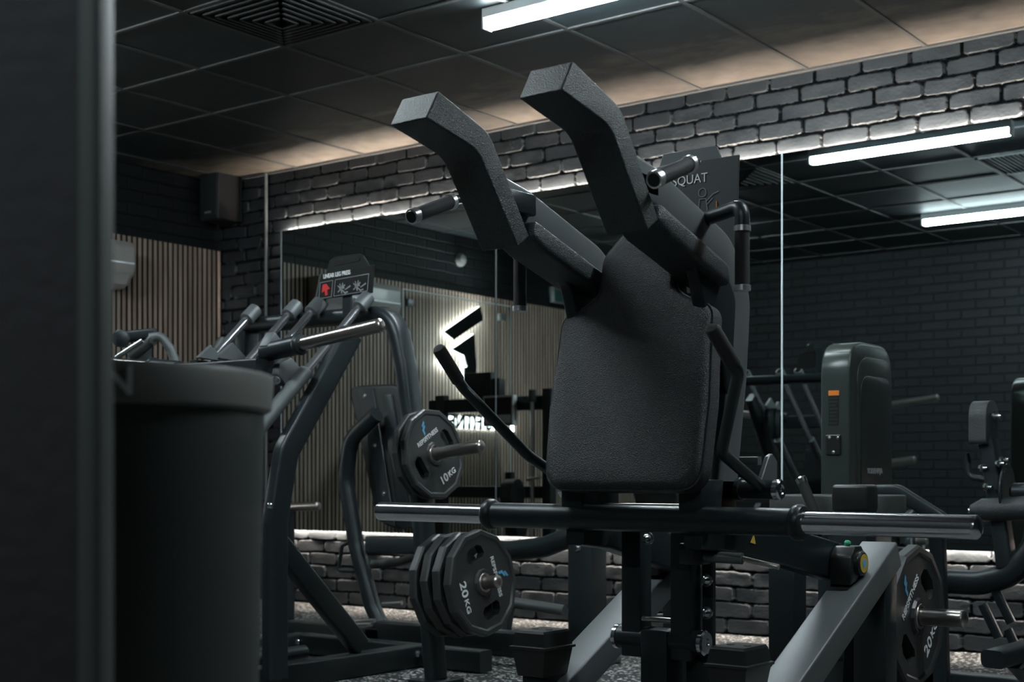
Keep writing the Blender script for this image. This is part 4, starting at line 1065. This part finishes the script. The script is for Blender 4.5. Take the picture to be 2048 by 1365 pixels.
bm = nb(); bar(bm, [K(1976, 880), K(1990, 960), K(2014, 1135)], .06, .078, .1, up=(0, 1, 0), r=.012); obj('swing_arm', bm, 'frame', lc)
bm = nb(); tube(bm, [K(1933, 908), K(1938, 955), K(1975, 961)], .0125, .03); obj('range_handle', bm, 'frame', lc)
for x, y, Y in ((1966, 937, KY-.04), (2000, 928, KY-.05), (1975, 975, KY-.05), (2008, 920, KY-.04)): 
    bm = nb(); lathe(bm, K(x-6, y, Y), (1, -.4, 0), [(0, 0), (0, .012), (.012, .014), (.016, .006), (.035, .006), (.036, .0)], 16); obj('adjuster_knob', bm, 'zinc', lc)
bm = nb(); cc = K(2012, 985); prism(bm, [(cc.x, KY+.0+.10*math.cos(a*PI/10)*.9, cc.z+.105*math.sin(a*PI/10)) for a in range(20)], (.008, 0, 0), .002, 1); dsc = obj('range_disc', bm, 'frame', lc)
for k in range(7):
    a = PI*.62+k*.22; bm = nb(); lathe(bm, (cc.x+.008, KY+.08*math.cos(a), cc.z+.09*math.sin(a)), (1, 0, 0), [(0, .006), (.0006, .006), (.0006, 0)], 10); obj('pin_hole', bm, 'zinc', dsc)
bm = nb(); lathe(bm, K(1940, 1022, KY-.05), (1, .05, .06), [(0, .01), (.004, .022), (.03, .035), (.045, .042), (.25, .046), (.26, .03), (.26, 0)], 24); obj('thigh_roller', bm, 'leather', lc)
bm = nb(); lathe(bm, K(1937, 1022, KY-.05), (1, 0, 0), [(0, 0), (.0, .010), (.012, .010)], 16); obj('roller_cap', bm, 'zinc', lc)
bm = nb(); lathe(bm, K(2022, 984, KY-.02), (1, 0, 0), [(0, .02), (.01, .032), (.22, .032), (.22, 0)], 24); obj('pivot_tube', bm, 'frame', lc)
e = K(2048, 1100)
bm = nb(); tube(bm, [K(1872, 1163), K(1960, 1167), K(2020, 1152), K(2070, 1095), K(2085, 1000)], .046, .14, fn=10); obj('curved_frame', bm, 'frame', lc)
p = K(1872, 1163); bm = nb(); box(bm, (p.x-.05, KY-.04, 0), (p.x+.03, KY+.05, p.z+.045), .006, 2); obj('front_post', bm, 'frame', lc)
p2 = K(2085, 1000); bm = nb(); box(bm, (p2.x-.04, KY-.045, 0), (p2.x+.06, KY+.045, p2.z+.1), .006, 2); obj('main_post', bm, 'frame', lc)
bm = nb(); bar(bm, [(p.x-.05, KY, .04), (p2.x+.3, KY, .04)], .08, .08, r=.008); obj('floor_beam', bm, 'frame', lc)
bm = nb(); bar(bm, [K(1985, 1320, 4.55), K(2060, 1300, 4.75)], .09, .06, r=.02); obj('foot_pad', bm, 'frame', lc)
bm = nb(); bar(bm, [K(2030, 1320, 4.65), (p2.x, KY, .04)], .06, .06, r=.01); obj('foot_brace', bm, 'frame', lc)
for x, y in ((1965, 1210), (2015, 1260), (1990, 1180)):
    bm = nb(); q_ = K(x, y); bar(bm, [q_, q_+V(.06, 0, -.12)], .03, .03, r=.006); obj('stop_link', bm, 'frame', lc)

# ------------------------------------------------------------------ hip machine top, left beyond the bin
hm = thing('hip_machine', 'black gym machine with curved handle just showing above the bin', 'gym machine', (-5.1, 3.95, 0))
D = lambda x, y, d=6.3: atD(x, y, d)
bm = nb(); tube(bm, [D(300, 676), D(322, 672), D(342, 700), D(356, 740), D(365, 800)], .021, .05); obj('curved_handle', bm, 'plate_arm', hm)
bm = nb(); tube(bm, [D(262, 718), D(303, 682)], .023); g_ = obj('grip', bm, 'foam', hm)
bm = nb(); tube(bm, [D(301, 684), D(306, 679)], .026); obj('grip_ring', bm, 'chrome', g_)
bm = nb(); bar(bm, [D(238, 676, 6.4), D(312, 668, 6.4)], .07, .05, r=.012); obj('top_bar', bm, 'frame', hm)
bm = nb(); tube(bm, [D(232, 716, 6.2), D(285, 682, 6.2)], .012); obj('slim_rod', bm, 'zinc', hm)
bm = nb(); lathe(bm, D(243, 678, 6.25), (.6, -.8, 0), [(0, .04), (.02, .04), (.025, .03), (.025, 0)], 20); obj('knob', bm, 'frame', hm)
p = D(365, 800); q = D(280, 690, 6.45); bm = nb(); bar(bm, [(p.x, p.y, p.z+.02), (p.x, p.y, 0)], .06, .06); obj('post', bm, 'frame', hm)
bm = nb(); bar(bm, [(q.x, q.y, q.z), (q.x, q.y, 0)], .08, .08); obj('post', bm, 'frame', hm)
bm = nb(); bar(bm, [(p.x, p.y, .04), (q.x, q.y, .04)], .08, .08); obj('floor_beam', bm, 'frame', hm)

# ------------------------------------------------------------------ rack by the slatted wall, seen in the mirror
RKY = 4.35
Q = lambda x, y, Y=RKY: reflY(x, y, Y)
rk = thing('smith_rack', 'low black lifting rack with a steel guide rod, seen in the mirror before the slats', 'rack', (-6.6, RKY, 0))
a, b = Q(862, 815), Q(1100, 806)
bm = nb(); bar(bm, [(a.x, RKY, a.z), (b.x, RKY, a.z)], .06, .105, r=.006); obj('top_beam', bm, 'frame', rk)
for px, top in ((885, 792), (1098, 778)):
    p = Q(px, top); bm = nb(); bar(bm, [(p.x, RKY, p.z), (p.x, RKY, 0)], .08, .07, r=.006, up=(0, 1, 0)); obj('upright', bm, 'shroud', rk)
p = Q(1077, 800); bm = nb(); tube(bm, [(p.x, RKY+.08, p.z), (p.x, RKY+.08, .08)], .014); obj('guide_rod', bm, 'steel', rk)
p = Q(1077, 800); bm = nb(); lathe(bm, (p.x, RKY+.08, p.z-.02), (0, 0, 1), [(0, .03), (.09, .03)], 18); obj('rod_holder', bm, 'shroud', rk)
p = Q(1000, 985); bm = nb(); bar(bm, [(a.x, RKY-.02, p.z), (b.x, RKY-.02, p.z)], .06, .09, r=.006); obj('lower_beam', bm, 'frame', rk)
bm = nb(); bar(bm, [(a.x, RKY, .04), (b.x, RKY, .04)], .08, .08, r=.006); obj('floor_beam', bm, 'frame', rk)
p = Q(1012, 990, RKY+.18); bm = nb(); lathe(bm, p, (1, -.2, 0), [(0, .06), (.004, .115), (.10, .118), (.104, .06)], 28); obj('round_pad', bm, 'rubber', rk)
p = Q(1020, 1050, RKY+.18); bm = nb(); lathe(bm, p, (1, -.2, 0), [(0, .06), (.004, .10), (.10, .10), (.104, .06)], 28); obj('round_pad', bm, 'rubber', rk)
p = Q(1020, 945, RKY+.1); bm = nb(); bar(bm, [p, (p.x, p.y, .1)], .06, .06, r=.006); obj('pad_post', bm, 'shroud', rk)
p = Q(1055, 960, RKY+.12); bm = nb(); tube(bm, [p, p+V(.12, 0, .02)], .012); obj('hook_pin', bm, 'zinc', rk)
p0, p1 = Q(966, 793, RKY+.10), Q(1026, 852, RKY+.10)
t = thing('notice_board', 'small framed dark notice with pale edge on the rack beam, seen in the mirror', 'notice', ((p0.x+p1.x)/2, RKY+.05, p1.z))
bm = nb(); box(bm, (p0.x, RKY+.05, p1.z), (p1.x, RKY+.10, p0.z), .003, 1); obj('frame', bm, 'white', t)
bm = nb(); box(bm, (p0.x+.014, RKY+.098, p1.z+.014), (p1.x-.014, RKY+.102, p0.z-.014)); obj('notice_sheet', bm, 'signblack', t, smooth=0)
bm = nb(); box(bm, (p0.x+.02, RKY+.1015, p1.z+.02), (p1.x-.02, RKY+.103, p1.z+.085)); obj('picture_strip', bm, 'white', t, smooth=0)
p0, p1 = Q(939, 748, RKY), Q(990, 803, RKY)
t = thing('storage_box', 'black box standing on the rack beam in front of the backlit logo', 'box', ((p0.x+p1.x)/2, RKY, a.z+.053))
bm = nb(); box(bm, (p0.x, RKY-.05, a.z+.054), (p1.x, RKY+.05, p0.z), .008, 2); obj('box_body', bm, 'speaker', t)
bm = nb(); box(bm, (p1.x, RKY-.04, a.z+.054), (p1.x+.07, RKY+.04, p0.z-.05), .008, 2); obj('side_pocket', bm, 'speaker', t)
